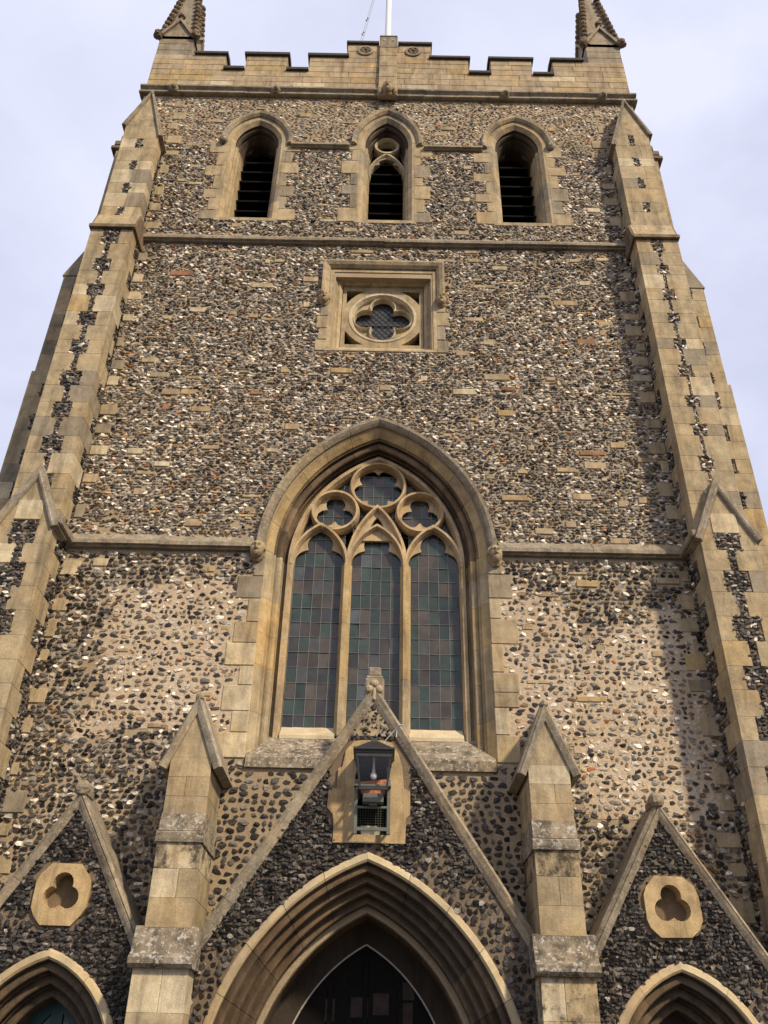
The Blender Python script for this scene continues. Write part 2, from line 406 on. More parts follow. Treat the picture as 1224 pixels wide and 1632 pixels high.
PAL_K = [((.24, .21, .175), .012), (MG, .06), (DG, .26), (BK, .60), ((0.055, 0.042, 0.038), .1)]
PAL_D = [(LG, .06), (MG, .20), (DG, .38), (BK, .28), (WHITE_F, .05), (BRN, .06)]

MORT_A = (0.40, 0.315, 0.205); MORT_B = (0.57, 0.45, 0.31); MORT_K = (0.20, 0.15, 0.098)

# ================================================================== ground
g = MB(); g.add([(-1500, -1500, -0.1), (1500, -1500, -0.1), (1500, 1500, -0.1), (-1500, 1500, -0.1)], [[0, 1, 2, 3]])
tag(g.build('ground', M_GROUND), kind='structure')
g = MB(); g.add([(-9, -14, -0.095), (9, -14, -0.095), (9, -0.3, -0.095), (-9, -0.3, -0.095)], [[0, 1, 2, 3]])
tag(g.build('pavement', M_PAVE), kind='structure')

# ================================================================== church tower
tower = empty('church_tower', (0, 0, -0.1), 'tall square flint church tower with limestone buttresses, battlements and traceried windows', 'church tower')
def rooted(o, x, y, z):
    if o.parent.type == 'EMPTY': o.matrix_parent_inverse = Matrix.Translation((x, y, z))
    return o
def part(o): return rooted(o, 0, 0, 0.1)

# ---- window layout shared by the wall and the windows
MW = dict(cx=0, zs=8.6, c=0.9)                        # main window: same centres for every order
BEL = [(-2.9, 19.1, 0.30, 1.10, 20.1), (0.0, 19.15, 0.52, 1.31, 20.36), (2.9, 19.1, 0.30, 1.10, 20.1)]   # cx, zs, c, R(hood outer)
HOOD_W = 0.13
rects = []          # stone blocks on the wall face (x0,x1,z0,z1,tint)
def ladder(xa, sgn, z0, z1, wmin, wmax, hmin, hmax, pal=None, tints=None):
    z = z0; k = 0
    while z < z1-0.08:
        hgt = rng.uniform(hmin, hmax); z2 = min(z+hgt, z1)
        if z1-z2 < 0.1: z2 = z1
        wd = rng.uniform(wmin, wmin+(wmax-wmin)*.3) if k % 2 else rng.uniform(wmin+(wmax-wmin)*.65, wmax)
        a, b = (xa, xa+wd) if sgn > 0 else (xa-wd, xa)
        rects.append((a, b, z, z2, jt((tints or (BUFF, GREY, PALE))[int(rng.integers(0, len(tints or (1, 1, 1))))], .10))); z = z2; k += 1
# main window quoins : lower ones are paler, newer stone on the left
ladder(-1.74, -1, 5.28, 7.0, 0.16, 0.46, 0.26, 0.42, tints=(PALE,))
ladder(-1.74, -1, 7.0, 8.5, 0.14, 0.44, 0.30, 0.48, tints=(GREY, BUFF))
ladder(1.74, 1, 5.28, 6.3, 0.16, 0.40, 0.28, 0.42, tints=(PALE, BUFF))
ladder(1.74, 1, 6.3, 8.45, 0.14, 0.44, 0.30, 0.48, tints=(GREY, BUFF))
# square window surround
for sg in (-1, 1):
    ladder(sg*1.03, sg, 12.86, 14.12, 0.14, 0.24, 0.26, 0.42, tints=(GREY, BUFF))
rects.append((-1.03, 1.03, 12.86, 12.94, jt(BUFF)))
for cx, zs, c, Rr, za in BEL:
    for sg in (-1, 1): ladder(cx+sg*0.60, sg, 16.47, zs, 0.15, 0.42, 0.26, 0.46, tints=(GREY, BUFF, BUFF))
# bonding quoins next to the tower buttresses
for sg in (-1, 1):
    z = 2.0
    while z < 20.4:
        hgt = rng.uniform(0.16, 0.30); wd = rng.uniform(0.10, 0.34)
        if not any(a < z+hgt and z < b for a, b in ((8.5, 8.95), (15.6, 16.1))): rects.append((sg*4.9-(wd if sg > 0 else 0), sg*4.9+(0 if sg > 0 else wd), z, z+hgt, stone_tint()))
        z += hgt + rng.uniform(0.12, 0.45)
n_fixed = len(rects)
def blocked(U, W, pad=0.0):
    b = in_arch(U, W, 0, 8.6, 0.9, 2.80+pad, 5.2) & ((W > 8.3) | (np.abs(U) < 1.76))
    b |= (np.abs(U) < 1.20+pad) & (W > 14.1) & (W < 15.24+pad)
    b |= (np.abs(U) < 1.05+pad) & (W > 12.85-pad) & (W < 14.2)
    for cx, zs, c, Rr, za in BEL:
        b |= (W > zs) & in_arch(U, W, cx, zs, c, Rr+pad, zs-0.01); b |= (np.abs(U-cx) < 0.62+pad) & (W < zs+.01) & (W > 16.45-pad)
    for z0, z1 in ((8.52, 8.82), (15.68, 16.02)): b |= (W > z0) & (W < z1)
    b |= (W > 18.86) & (W < 19.02) & (np.abs(U) < 2.3) & (np.abs(U) > 0.7)
    b |= W > 20.76
    b |= in_arch(U, W, 0, 1.26, 0.935, 2.75, -1)
    for sg in (-1, 1): b |= in_arch(U, W, sg*3.66, 1.52, 0.367, 1.3, -1)
    b |= np.abs(U) > np.where(W < 19.0, 4.9, 5.68)
    b |= (np.abs(U) < 1.62) & (W > 5.1) & (W < 6)
    return b
# odd stones bedded among the flints
for _ in range(330):
    z = rng.uniform(5.0, 20.6); wd = rng.uniform(0.09, 0.34) if rng.random() < .8 else rng.uniform(.3, .48); hgt = rng.uniform(0.055, 0.15)
    x = rng.uniform(-4.8, 4.8-wd)
    if 5.6 < z < 8.6 and rng.random() < .62: continue
    if z > 16 and rng.random() < .3: continue
    cor = [(x, z), (x+wd, z), (x, z+hgt), (x+wd, z+hgt), (x+wd/2, z+hgt/2)]
    if blocked(np.array([p[0] for p in cor]), np.array([p[1] for p in cor]), 0.05).any(): continue
    if any(x < b+.04 and a < x+wd+.04 and z < d+.03 and c_ < z+hgt+.03 for a, b, c_, d, _ in rects): continue
    r = rng.random(); rects.append((x, x+wd, z, z+hgt, jt(PINK if r < .25 else GOLD if r < .36 else (0.28, 0.15, 0.085) if r < .40 else BUFF if r < .75 else PALE, .15)))
RA = np.array([r[:4] for r in rects])
def in_rects(U, W, pad=0.01):
    b = np.zeros(len(U), bool)
    for x0, x1, z0, z1 in RA: b |= (U > x0-pad) & (U < x1+pad) & (W > z0-pad*.6) & (W < z1+pad*.6)
    return b
def sparse(U, W, fuzz=0.13):   # the repointed patches of the lower stage, where mortar shows wide
    U = U + rng.normal(0, fuzz, len(U)); W = W + rng.normal(0, fuzz*.7, len(W))
    top = 8.45 - 0.9*np.clip(fnoise(U, np.zeros_like(U), 0.9, 9.0), 0, 1) - np.where(U > 1.5, 0.5*np.clip((U-1.5)/1.5, 0, 1), 0)
    bot = 5.55 + 0.5*(fnoise(U, np.ones_like(U)*3, 1.1, 2.0)-.5) - np.where(U > 2.9, .9, 0)
    side = np.where(U < 0, U > -4.35 + 1.0*(fnoise(np.zeros_like(W), W, .9, 6.0)-.3), U < 4.75)
    hole = (U > 3.05) & (U < 3.75) & (W > 7.0) & (fnoise(U, W, .6, 12.0) > .40)
    return (W < top) & (W > bot) & side & ~hole & (np.abs(U) > 1.6)
def under_sill(U, W): return (np.abs(U) < 2.5) & (W < 5.2) & (W > 3.0)

wall = MB()
rect_hole = lambda a, b, c, d: [(a, c), (a, d), (b, d), (b, c)]
holes = [archpts(0, 8.6, 0.9, 2.64, 5.2), rect_hole(-0.93, 0.93, 12.95, 14.84),
         archpts(0, 1.26, 0.935, 2.30, 0.02)] + [archpts(cx, zs, c, Rr-HOOD_W-0.06, 16.5) for cx, zs, c, Rr, za in BEL]
for sg in (-1, 1): holes.append(archpts(sg*3.66, 1.52, 0.367, 0.98, 0.02))
wall.plate([(-5.7, -0.1), (-5.7, 20.9), (5.7, 20.9), (5.7, -0.1)], holes, 0.0, 0.75, mi=0, tint=MORT_A)
# the tower's body behind the front
wall.cbox(-5.7, -5.0, 0.75, 9.5, -0.1, 20.9, mi=0, tint=MORT_A); wall.cbox(5.0, 5.7, 0.75, 9.5, -0.1, 20.9, mi=0, tint=MORT_A)
wall.cbox(-5.0, 5.0, 8.8, 9.5, -0.1, 20.9, mi=0, tint=MORT_A); wall.cbox(-5.0, 5.0, 0.75, 8.8, 20.4, 20.8, mi=0, tint=MORT_A)
# light mortar skin of the repointed patches: small tiles a few mm proud following the patch outline
st = 0.055
gx, gz = np.meshgrid(np.arange(-4.85, 4.85, st), np.arange(4.6, 8.5, st)); gx, gz = gx.ravel(), gz.ravel()
ok = sparse(gx, gz, .03) & ~blocked(gx, gz, 0.03)
gx, gz = gx[ok], gz[ok]; n = len(gx)
V = np.stack([np.stack([gx+a*st*.62, np.full(n, -0.004-0.0001*i), gz+b*st*.62], -1) for i, (a, b) in enumerate(((-1, -1), (1, -1), (1, 1), (-1, 1)))], 1)
V[:, :, 1] -= rng.uniform(0, .004, (n, 1))
wall.add(V.reshape(-1, 3), (np.arange(n)*4)[:, None] + np.arange(4)[None], 0, MORT_B)
m_ = lambda U, W: ~blocked(U, W) & ~in_rects(U, W)
wall.flints(lambda U, W: m_(U, W) & ~((W > 18.6+.7*fnoise(U, W, 1.2, 8.)) ) & (fnoise(U, W, .7, 31.) < .80+.2*rng.random(len(U))), -5.68, 5.68, 8.8, 20.8, 0.078, 0.050, 1.03, PAL_A, mi=1, h=0.022, rim=.25)
wall.flints(lambda U, W: m_(U, W) & ((W > 18.6+.7*fnoise(U, W, 1.2, 8.)) ), -5.68, 5.68, 18.5, 20.8, 0.092, 0.050, 0.92, PAL_T, mi=1, h=0.012, rim=.5)
wall.flints(lambda U, W: m_(U, W) & sparse(U, W), -4.9, 4.9, 4.5, 8.6, 0.112, 0.084, 0.84, PAL_B, mi=1, h=0.018, rim=.45, tilt=.2, size_var=.45)
wall.flints(lambda U, W: m_(U, W) & sparse(U, W) & (rng.random(len(U)) < .35), -4.9, 4.9, 4.52, 8.6, 0.10, 0.052, 0.62, [(WHITE_F, .3), (BUF, .3), (LG, .15), (MG, .1), (DG, .15)], mi=1, h=0.010, rim=.4, tilt=.2)
wall.flints(lambda U, W: m_(U, W) & ~sparse(U, W) & ~under_sill(U, W), -4.9, 4.9, 1.5, 8.6, 0.094, 0.068, 0.98, PAL_C, mi=1, h=0.026, rim=.3)
wall.flints(lambda U, W: m_(U, W) & ~sparse(U, W) & under_sill(U, W), -2.6, 2.6, 3.0, 5.25, 0.122, 0.092, 0.86, PAL_K, mi=1, h=0.018, rim=.3, tilt=.2)
for x0, x1, z0, z1, t in rects: wall.cbox(x0, x1, -0.022, 0.05, z0+.004, z1-.004, 0.009, mi=2, tint=t, jit=.003)
part(wall.build('wall', [M_MORTAR, M_FLINT, M_STONE], tower))

# ---- string courses
def string(x0, x1, zb, proj, h=0.10, slope=0.22, parent=tower, tint=GREY, m=M_COPE):
    b = MB(); n = max(1, int((x1-x0)/1.1)); xs = np.linspace(x0, x1, n+1)
    for i in range(n):
        dz = rng.uniform(-.006, .006); dp = rng.uniform(-.006, .006)
        b.xprism([(0.03, zb+dz), (-proj*.55+dp, zb+dz), (-proj*.6+dp, zb+.03+dz), (-proj+dp, zb+.035+dz), (-proj+dp, zb+h+dz), (0.03, zb+h+slope+dz)], xs[i]+.003, xs[i+1]-.003, tint=jt(tint))
    return part(b.build('string_course', m, parent))
string(-4.89, -1.93, 8.56, 0.13); string(1.93, 4.89, 8.56, 0.13)
string(-4.89, 4.89, 15.72, 0.13)
for sg in (-1, 1):
    a, b_ = sorted((sg*0.82, sg*2.12)); string(a, b_, 18.88, 0.12, h=.09, slope=.05)

# ---- head stops
def head(mb, c, r, tint=BUFF):
    def fn(d):
        x, y, z = d; f = 1.0
        if y < 0:
            f += 0.40*math.exp(-(x/.16)**2 - ((z+.06)/.2)**2) - 0.34*(math.exp(-((abs(x)-.36)/.16)**2 - ((z-.16)/.12)**2)) + .10*math.exp(-((z-.36)/.1)**2)*(abs(x) < .6)
            f -= 0.22*math.exp(-(x/.3)**2 - ((z+.42)/.07)**2); f += .10*math.exp(-(x/.22)**2-((z+.68)/.14)**2)
        return f
    mb.lump(c, (r*.80, r*.85, r*1.15), (20, 16), tint=tint, rough=.02, fn=fn)
    mb.lump((c[0], c[1]+r*.35, c[2]+r*.45), (r*1.0, r*.7, r*.85), (12, 8), tint=jt(tint), rough=.07)
    mb.lump((c[0], c[1]+r*.45, c[2]-r*.5), (r*.85, r*.6, r*.95), (10, 7), tint=jt(tint), rough=.08)

# ---- main window
def seg_arch(b, cx, zs, c, Rr, zb, prof, tints, mi=0, jamb_h=0.5, head_mi=None, head_tints=None, head_from=0):
    """arch cut into voussoirs so that joints and tints differ from stone to stone"""
    for sg in (-1, 1):
        z = zb
        while z < zs-0.02:
            z2 = min(z+rng.uniform(.75, 1.25)*jamb_h, zs)
            if zs-z2 < .15: z2 = zs
            t = jt(tints[int(rng.integers(len(tints)))], .10); o = rng.uniform(-.002, .002)
            b.rings([[(cx+sg*(Rr+d-c), y+o, z+.002), (cx+sg*(Rr+d-c), y+o, z2-.002)] for d, y in prof], mi=mi, tint=t); z = z2
        k = 0; n = max(3, int(Rr*math.acos(c/Rr)/0.55))
        for i in range(n):
            t = jt(tints[int(rng.integers(len(tints)))], .10); o = rng.uniform(-.002, .002); ring = []
            for d, y in prof:
                am = math.acos(c/(Rr+d)); g = 0.0012
                ring.append([(cx+sg*(-c+(Rr+d)*math.cos(am*(i+f)/n+ (g if f == 0 else -g if f == 1 and i < n-1 else 0))), y+o, zs+(Rr+d)*math.sin(am*(i+f)/n+(g if f == 0 else -g if f == 1 and i < n-1 else 0))) for f in (0, .25, .5, .75, 1)])
            if head_mi is None: b.rings(ring, mi=mi, tint=t)
            else:
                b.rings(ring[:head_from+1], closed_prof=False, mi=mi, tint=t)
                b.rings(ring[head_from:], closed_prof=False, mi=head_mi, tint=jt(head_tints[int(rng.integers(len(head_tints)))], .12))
f = MB()
def order_prof(d0, d1, y0, y1, n):
    """n roll mouldings parted by deep hollows, stepping inwards and back"""
    S = (0, .05, .06, .13, .20, .27, .31, .36, .45, .55, .64, .70, .74, .80, .88, .94)
    Hh = (.02, .02, -.055, -.085, -.085, -.045, .015, .05, .07, .07, .05, .01, -.03, -.05, -.05, -.02)
    tx, ty = (d1-d0)/n, (y1-y0)/n; l = math.hypot(tx, ty); nx, ny = -ty/l, tx/l
    return [(d0+tx*(i+a)+nx*h_, y0+ty*(i+a)+ny*h_) for i in range(n) for a, h_ in zip(S, Hh)] + [(d1, y1)]
prof = [(-0.14, 0.0), (-0.16, 0.005), (-0.27, 0.11), (-0.27, 0.15)] + order_prof(-.28, -.50, .16, .60, 2) + [(-.50, .68), (-.12, .68)]
seg_arch(f, 0, 8.6, 0.9, 2.80, 5.27, prof, (GOLD, GOLD, BUFF, GOLD), jamb_h=.62, head_mi=1, head_tints=((.13, .09, .055), (.20, .14, .085), (.16, .11, .066)), head_from=3)  # arch heads: stain plus the recess shade, both put into the tint
win = part(f.build('main_window', [M_STONE, M_SOOT_SHADE], tower))
h_ = MB()
seg_arch(h_, 0, 8.6, 0.9, 2.80, 8.58, [(-0.135, 0.03), (-0.135, -0.05), (-0.10, -0.09), (-0.06, -0.12), (-0.01, -0.125), (0.02, -0.03), (0.02, 0.03)], (GREY, BUFF, GREY))
part(h_.build('hood_mould', M_COPE, win))
for sg in (-1, 1):
    b = MB(); head(b, (sg*1.87, -0.10, 8.55), 0.135, jt(BUFF)); part(b.build('head_stop', M_SOOT_SHADE, win))
b = MB()
b.xprism([(0.64, 5.15), (-0.05, 5.15), (-0.05, 5.29), (0.40, 5.72), (0.64, 5.80)], -1.72, 1.72, tint=GREY)
part(b.build('sill', M_MOSS, win))
b = MB()
for x0, x1 in ((-1.33, -0.54), (-0.42, 0.42), (0.54, 1.33)): b.xprism([(0.62, 5.76), (0.36, 5.69), (0.36, 5.745), (0.62, 5.99)], x0, x1, tint=PALE)
part(b.build('sill_ledge', M_FRESH, win))
YF = 0.36
def barprof(wf, wb, yf, yb, cham=0.075): return [(-wb, yb), (-wb, yf+cham), (-wf, yf), (wf, yf), (wb, yf+cham), (wb, yb)]
for sg in (-1, 1):
    b = MB(); zz = [5.75, 6.62, 7.55, 8.6]
    for i in range(3): b.sweep([(sg*0.475, zz[i]+.002), (sg*0.475, zz[i+1]-.002)], barprof(.034, .085, YF, .60, .11), tint=jt(GOLD if i else BUFF, .08))
    part(b.build('mullion', M_STONE, win))
t = MB(); TT = jt((0.50, 0.375, 0.22))
def archline(cx, hw, zs, za, seg=10):
    rise = za-zs; c = (rise*rise-hw*hw)/(2*hw); return archpts(cx, zs, c, hw+c, zs, seg)[1:-1]
k = 0
def bar(path, wf=.019, wb=.042, yf=YF, closed=False, yb=.58):
    global k; k += 1
    t.sweep(path, barprof(wf, wb, yf+.0015*k, yb-.001*k, .085), closed=closed, tint=jt(TT, .05))
for cx in (-0.93, 0, 0.93): bar(archline(cx, 0.455, 8.58, 9.34))
bar(archline(0, 0.475, 8.58, 9.72))
bar(circle(-0.715, 9.63, 0.375, 32), closed=True); bar(circle(0.715, 9.63, 0.375, 32), closed=True)
bar(circle(0, 10.15, 0.455, 36), closed=True)
bar(archpts(0, 8.6, 0.9, 2.30, 5.6), wf=.03, wb=.06)
# cusps: thin pierced plates a little behind the bars
for cx in (-0.93, 0, 0.93):
    t.plate(archline(cx, 0.43, 8.50, 9.32) + cusped(cx, 0.410, 8.50, 8.62, 9.27, .47)[::-1], [], YF+.135+.001*cx, .52, tint=jt(TT, .05))
for cx in (-0.715, 0.715): t.plate(circle(cx, 9.63, .36, 30), [foil(cx, 9.63, 3, .172, .164, math.pi/2)], YF+.145, .515, tint=jt(TT, .05))
t.plate(circle(0, 10.15, .44, 36), [foil(0, 10.15, 5, .262, .172, -math.pi/2)], YF+.148, .513, tint=jt(TT, .05))
# small cusped space between the centre light and the arch over it
sp_o = archline(0, .45, 8.62, 9.68); 
ins = [(x*.80, 8.75+(z-8.62)*.86) for x, z in sp_o]
t.plate([p for p in sp_o if p[1] > 9.02], [[(-.19, 9.16), (-.13, 9.27), (-.115, 9.36), (-.06, 9.47), (0, 9.55), (.06, 9.47), (.115, 9.36), (.13, 9.27), (.19, 9.16), (.10, 9.30), (0, 9.375), (-.10, 9.30)]], YF+.10, .51, tint=jt(TT, .05))
part(t.build('tracery', M_STONE, win))
# leaded glass: tilted coloured quarries with lead between
def pane_tint():
    r = rng.random(); c = (0.024, 0.036, 0.031) if r < .36 else (0.043, 0.036, 0.030) if r < .70 else (0.036, 0.037, 0.036) if r < .90 else (0.022, 0.022, 0.024) if r < .97 else (.05, .058, .065)
    return np.array(c)*rng.uniform(.95, 1.75)
gl = MB(); Y = 0.545; cw = .163; rh = .252
def glass_grid(gl, x0, x1, z0, z1, cw, rh, inside, Y, came=.0055):
    nc = max(1, round((x1-x0)/cw)); cw = (x1-x0)/nc; nr = max(1, round((z1-z0)/rh)); rh = (z1-z0)/nr
    for i in range(nc):
        for j in range(nr):
            a, b, c, d = x0+i*cw, x0+(i+1)*cw, z0+j*rh, z0+(j+1)*rh
            if not inside((a+b)/2, (c+d)/2): continue
            o = rng.normal(0, .005, 4)
            gl.add([(a, Y+o[0], c), (b, Y+o[1], c), (b, Y+o[2], d), (a, Y+o[3], d)], [[0, 1, 2, 3]], 0, pane_tint())
    for i in range(nc+1): gl.cbox(x0+i*cw-came*.5, x0+i*cw+came*.5, Y-.010, Y+.012, z0, z1, .002, mi=1)
    for j in range(nr+1): gl.cbox(x0, x1, Y-.0115, Y+.0105, z0+j*rh-came*.5, z0+j*rh+came*.5, .002, mi=1)
for cx in (-0.93, 0, 0.93): glass_grid(gl, cx-.40, cx+.40, 5.85, 9.38, cw, rh, lambda x, z: True, Y)
glass_grid(gl, -1.25, 1.25, 9.39, 10.45, cw, rh*.8, lambda x, z: (abs(x)+.9)**2+(z-8.6)**2 < 2.33**2, Y+.03)
part(gl.build('glass', [M_GLASS, M_LEAD], win))
b = MB(); b.plate(archpts(0, 8.6, .9, 2.45, 5.7), [], .66, .70); part(b.build('backing', M_DARK, win))

# ---- square window with quatrefoil
f = MB()
sq = [(-0.80, 12.94), (-0.80, 14.80), (0.80, 14.80), (0.80, 12.94)]
sp = [(0.235, 0.0), (0.165, 0.0), (0.15, 0.05), (0.11, 0.06), (0.09, 0.12), (0.05, 0.11), (0.02, 0.15), (0.0, 0.17), (0.0, 0.62), (0.235, 0.62)]
f.sweep(sq, [(d, y-0.018 if d > .16 else y) for d, y in sp], tint=jt(BUFF))
f.xprism([(-0.022, 12.90), (-0.022, 12.945), (0.5, 12.97), (0.5, 12.90)], -0.80, 0.80, tint=jt(PALE))
sqw = part(f.build('square_window', M_STONE, tower))
h_ = MB(); h_.sweep([(-1.11, 14.30), (-1.11, 15.12), (1.11, 15.12), (1.11, 14.30)], [(-.07, 0.02), (-.07, -.05), (-.02, -.10), (.04, -.13), (.075, -.13), (.09, -.03), (.09, .02)], tint=jt(BUFF))
part(h_.build('hood_mould', M_COPE, sqw))
for sg in (-1, 1):
    b = MB(); head(b, (sg*1.12, -0.08, 14.17), 0.115, jt(BUFF)); part(b.build('head_stop', M_SOOT_SHADE, sqw))
ZQ = 13.97
t = MB()
t.plate([(-.79, 12.96), (-.79, 15.0), (.79, 15.0), (.79, 12.96)], [circle(0, ZQ, .62, 36)] + [[(sx*.715, ZQ+sz*.715), (sx*.715, ZQ+sz*.36), (sx*.62, ZQ+sz*.49), (sx*.52, ZQ+sz*.60), (sx*.36, ZQ+sz*.715)] for sx in (-1, 1) for sz in (-1, 1)], .22, .40, tint=jt(BUFF))
t.sweep(circle(0, ZQ, .63, 36), barprof(.022, .06, .205, .39, .07), closed=True, tint=jt(PALE))
t.plate(circle(0, ZQ, .60, 40), [foil(0, ZQ, 4, .31, .235, 0, 12)], .33, .388, tint=jt(BUFF))
t.sweep(foil(0, ZQ, 4, .32, .245, 0, 12), [(-.025, .37), (-.015, .27), (0, .25), (.012, .26), (.03, .37)], closed=True, tint=jt(PALE))
part(t.build('tracery', M_STONE, sqw))
gl = MB()
gl.add([(-.7, .41, 13.2), (.7, .41, 13.2), (.7, .41, 14.8), (-.7, .41, 14.8)], [[0, 1, 2, 3]], 0, (.05, .05, .052))
for i in range(-16, 17):
    for sg in (-1, 1):
        a = i*.12; p0, p1 = (a-.9, ZQ-sg*.9*1.15), (a+.9, ZQ+sg*.9*1.15)
        ds = [(p0[0]+(p1[0]-p0[0])*q, p0[1]+(p1[1]-p0[1])*q) for q in np.linspace(0, 1, 41)]; ins_ = [p for p in ds if abs(p[0]) < .6 and ZQ-.6 < p[1] < ZQ+.6]
        if len(ins_) > 1: gl.sweep([ins_[0], ins_[-1]], [(-.005, .406), (-.005, .398+.001*(sg+1)), (.005, .398+.001*(sg+1)), (.005, .406)], mi=1)
gl.cbox(-.6, .6, .375, .392, ZQ-.07, ZQ-.05, .002, mi=1)
part(gl.build('glass', [M_GLASS, M_DLEAD], sqw))

# ---- belfry windows
for wi, (cx, zs, c, Rr, za) in enumerate(BEL):
    f = MB(); HW = Rr-c
    dj = (HW-.58)    # jamb arris at .58
    prof = [(-HOOD_W, -.018), (-dj-.02, -.018), (-dj-.10, .06), (-dj-.10, .12), (-dj-.145, .13), (-dj-.16, .18), (-dj-.12, .23), (-dj-.17, .27), (-dj-.20, .42), (-dj-.20, .75), (-HOOD_W, .75)]
    seg_arch(f, cx, zs, c, Rr, 16.5, prof, (BUFF, GREY, BUFF, BUFF), jamb_h=.5, head_mi=1, head_tints=((.075, .055, .035), (.10, .072, .046)), head_from=2)  # heads this dark hold the opening's shade in colour, beyond the soot
    f.xprism([(-.024, 16.44), (-.024, 16.53), (.7, 16.56), (.7, 16.44)], cx-.64, cx+.64, tint=jt(BUFF))
    bw = part(f.build('belfry_window', [M_STONE, M_SOOT_SHADE], tower))
    h_ = MB(); seg_arch(h_, cx, zs, c, Rr, zs-.1, [(-HOOD_W, .03), (-HOOD_W, -.05), (-.08, -.10), (-.02, -.115), (.01, -.03), (.01, .03)], (GREY, BUFF)); part(h_.build('hood_mould', M_COPE, bw))
    if wi == 0 or wi == 2:
        b = MB(); b.lump((cx+(-.73 if wi == 0 else .73), -.06, zs-.02), (.10, .10, .12), (10, 7), tint=GREY, rough=.12); part(b.build('head_stop', M_MOSS, bw, smooth=True))
    t = MB(); hw = .40; zt = zs+.55
    ap = archpts(cx, zs, c, Rr-dj-.17, 18.55)
    if wi == 1:
        al = archline(cx, .41, 18.5, 19.28)
        t.plate(al + cusped(cx, .375, 18.50, 18.78, 19.16, .40)[::-1], [], .40, .46, tint=jt(GREY))
        t.sweep(circle(cx, 19.56, .26, 28), barprof(.022, .045, .33, .56, .06), closed=True, tint=jt(PALE))
        t.sweep(al, barprof(.018, .04, .343, .56, .06), tint=jt(PALE))
        t.sweep(ap[1:-1], barprof(.02, .05, .46, .58, .06), tint=jt(GREY))
    else:
        t.plate(ap + cusped(cx, .385, 18.55, 19.15, 19.72, .50)[::-1], [], .50, .58, tint=(.07, .053, .036))  # near-black plate paints the opening's shade up into the head
    for sg in (-1, 1): t.sweep([(cx+sg*.435, 16.55), (cx+sg*.435, 18.9)], barprof(.03, .05, .47, .72, .05), tint=jt(BUFF))
    part(t.build('tracery', M_STONE, bw))
    lv = MB(); z = 16.7
    while z < 19.3:
        x_ = .43 if z < 19 else .33
        lv.xprism([(.50, z), (.485, z+.03), (.90, z+.42), (.92, z+.38)], cx-x_, cx+x_); z += .335
    lv.plate([(cx-.42, 16.5), (cx-.42, 20), (cx+.42, 20), (cx+.42, 16.5)], [], .95, 1.0)
    part(lv.build('louvres', M_LOUVRE, bw))

# ---- cornice and parapet
b = MB(); n = 14; xs = np.linspace(-5.80, 5.80, n+1)
for i in range(n):
    o = rng.uniform(-.005, .005)
    b.xprism([(.1, 20.80), (-.10+o, 20.80), (-.115+o, 20.815), (-.115+o, 20.86), (-.07+o, 20.875), (-.05+o, 20.93), (-.06+o, 20.98), (-.125+o, 21.03), (-.13+o, 21.075), (-.07, 21.12), (.1, 21.12)], xs[i]+.002, xs[i+1]-.002, tint=jt(GREY))
for sg in (-1, 1):
    b.cbox(5.68 if sg > 0 else -5.80, 5.80 if sg > 0 else -5.68, .1, 9.6, 20.82, 21.10, .02, tint=GREY)
corn = part(b.build('cornice', M_COPE, tower))
for x in (-5.0, -2.62, 2.72, 4.98):
    b = MB(); b.lump((x, -.13, 20.90), (.11, .10, .12), (12, 8), tint=jt(GREY), rough=.16); b.lump((x+.02, -.20, 20.88), (.06, .06, .07), (8, 6), tint=jt(BROWN), rough=.15)
    part(b.build('carved_boss', M_STONE, corn, smooth=True))
pp = MB()
def top_at(x):
    a = abs(x)
    if a < 1.02: return 23.0
    if 1.92 < a < 2.45 or 3.45 < a < 3.95: return 21.80
    return 22.42
edges = [-5.68, -3.95, -3.45, -2.45, -1.92, -1.02, 1.02, 1.92, 2.45, 3.45, 3.95, 5.68]
zc = [21.12, 21.35, 21.58, 21.80, 22.02, 22.22, 22.42, 22.70, 23.0]
for j in range(len(zc)-1):
    z0, z1 = zc[j], zc[j+1]
    runs = []; cur = None
    for i in range(len(edges)-1):
        if top_at((edges[i]+edges[i+1])/2) >= z1-.01:
            if cur is None: cur = [edges[i], edges[i+1]]
            else: cur[1] = edges[i+1]
        elif cur: runs.append(cur); cur = None
    if cur: runs.append(cur)
    for a, e in runs:
        x = a
        while x < e-.01:
            x2 = x+rng.uniform(.42, .95)
            if e-x2 < .25: x2 = e
            r = rng.random(); o = rng.uniform(-.004, .004)
            pp.cbox(x+.002, x2-.002, -.07+o, .33, z0+.002, z1-.002, .007, tint=jt(PINK if r < .45 else BUFF if r < .8 else GOLD if r < .9 else PALE, .12)); x = x2
pp.cbox(-5.65, 5.65, -.05, .31, 21.1, 21.78, 0.01, tint=MORT_A)
for sg in (-1, 1): pp.cbox(sg*5.68-(.4 if sg > 0 else 0), sg*5.68+(.4 if sg < 0 else 0), .33, 9.4, 21.12, 21.95, .01, tint=PINK)
pp.cbox(-5.28, 5.28, 9.0, 9.4, 21.12, 21.95, .01, tint=PINK)
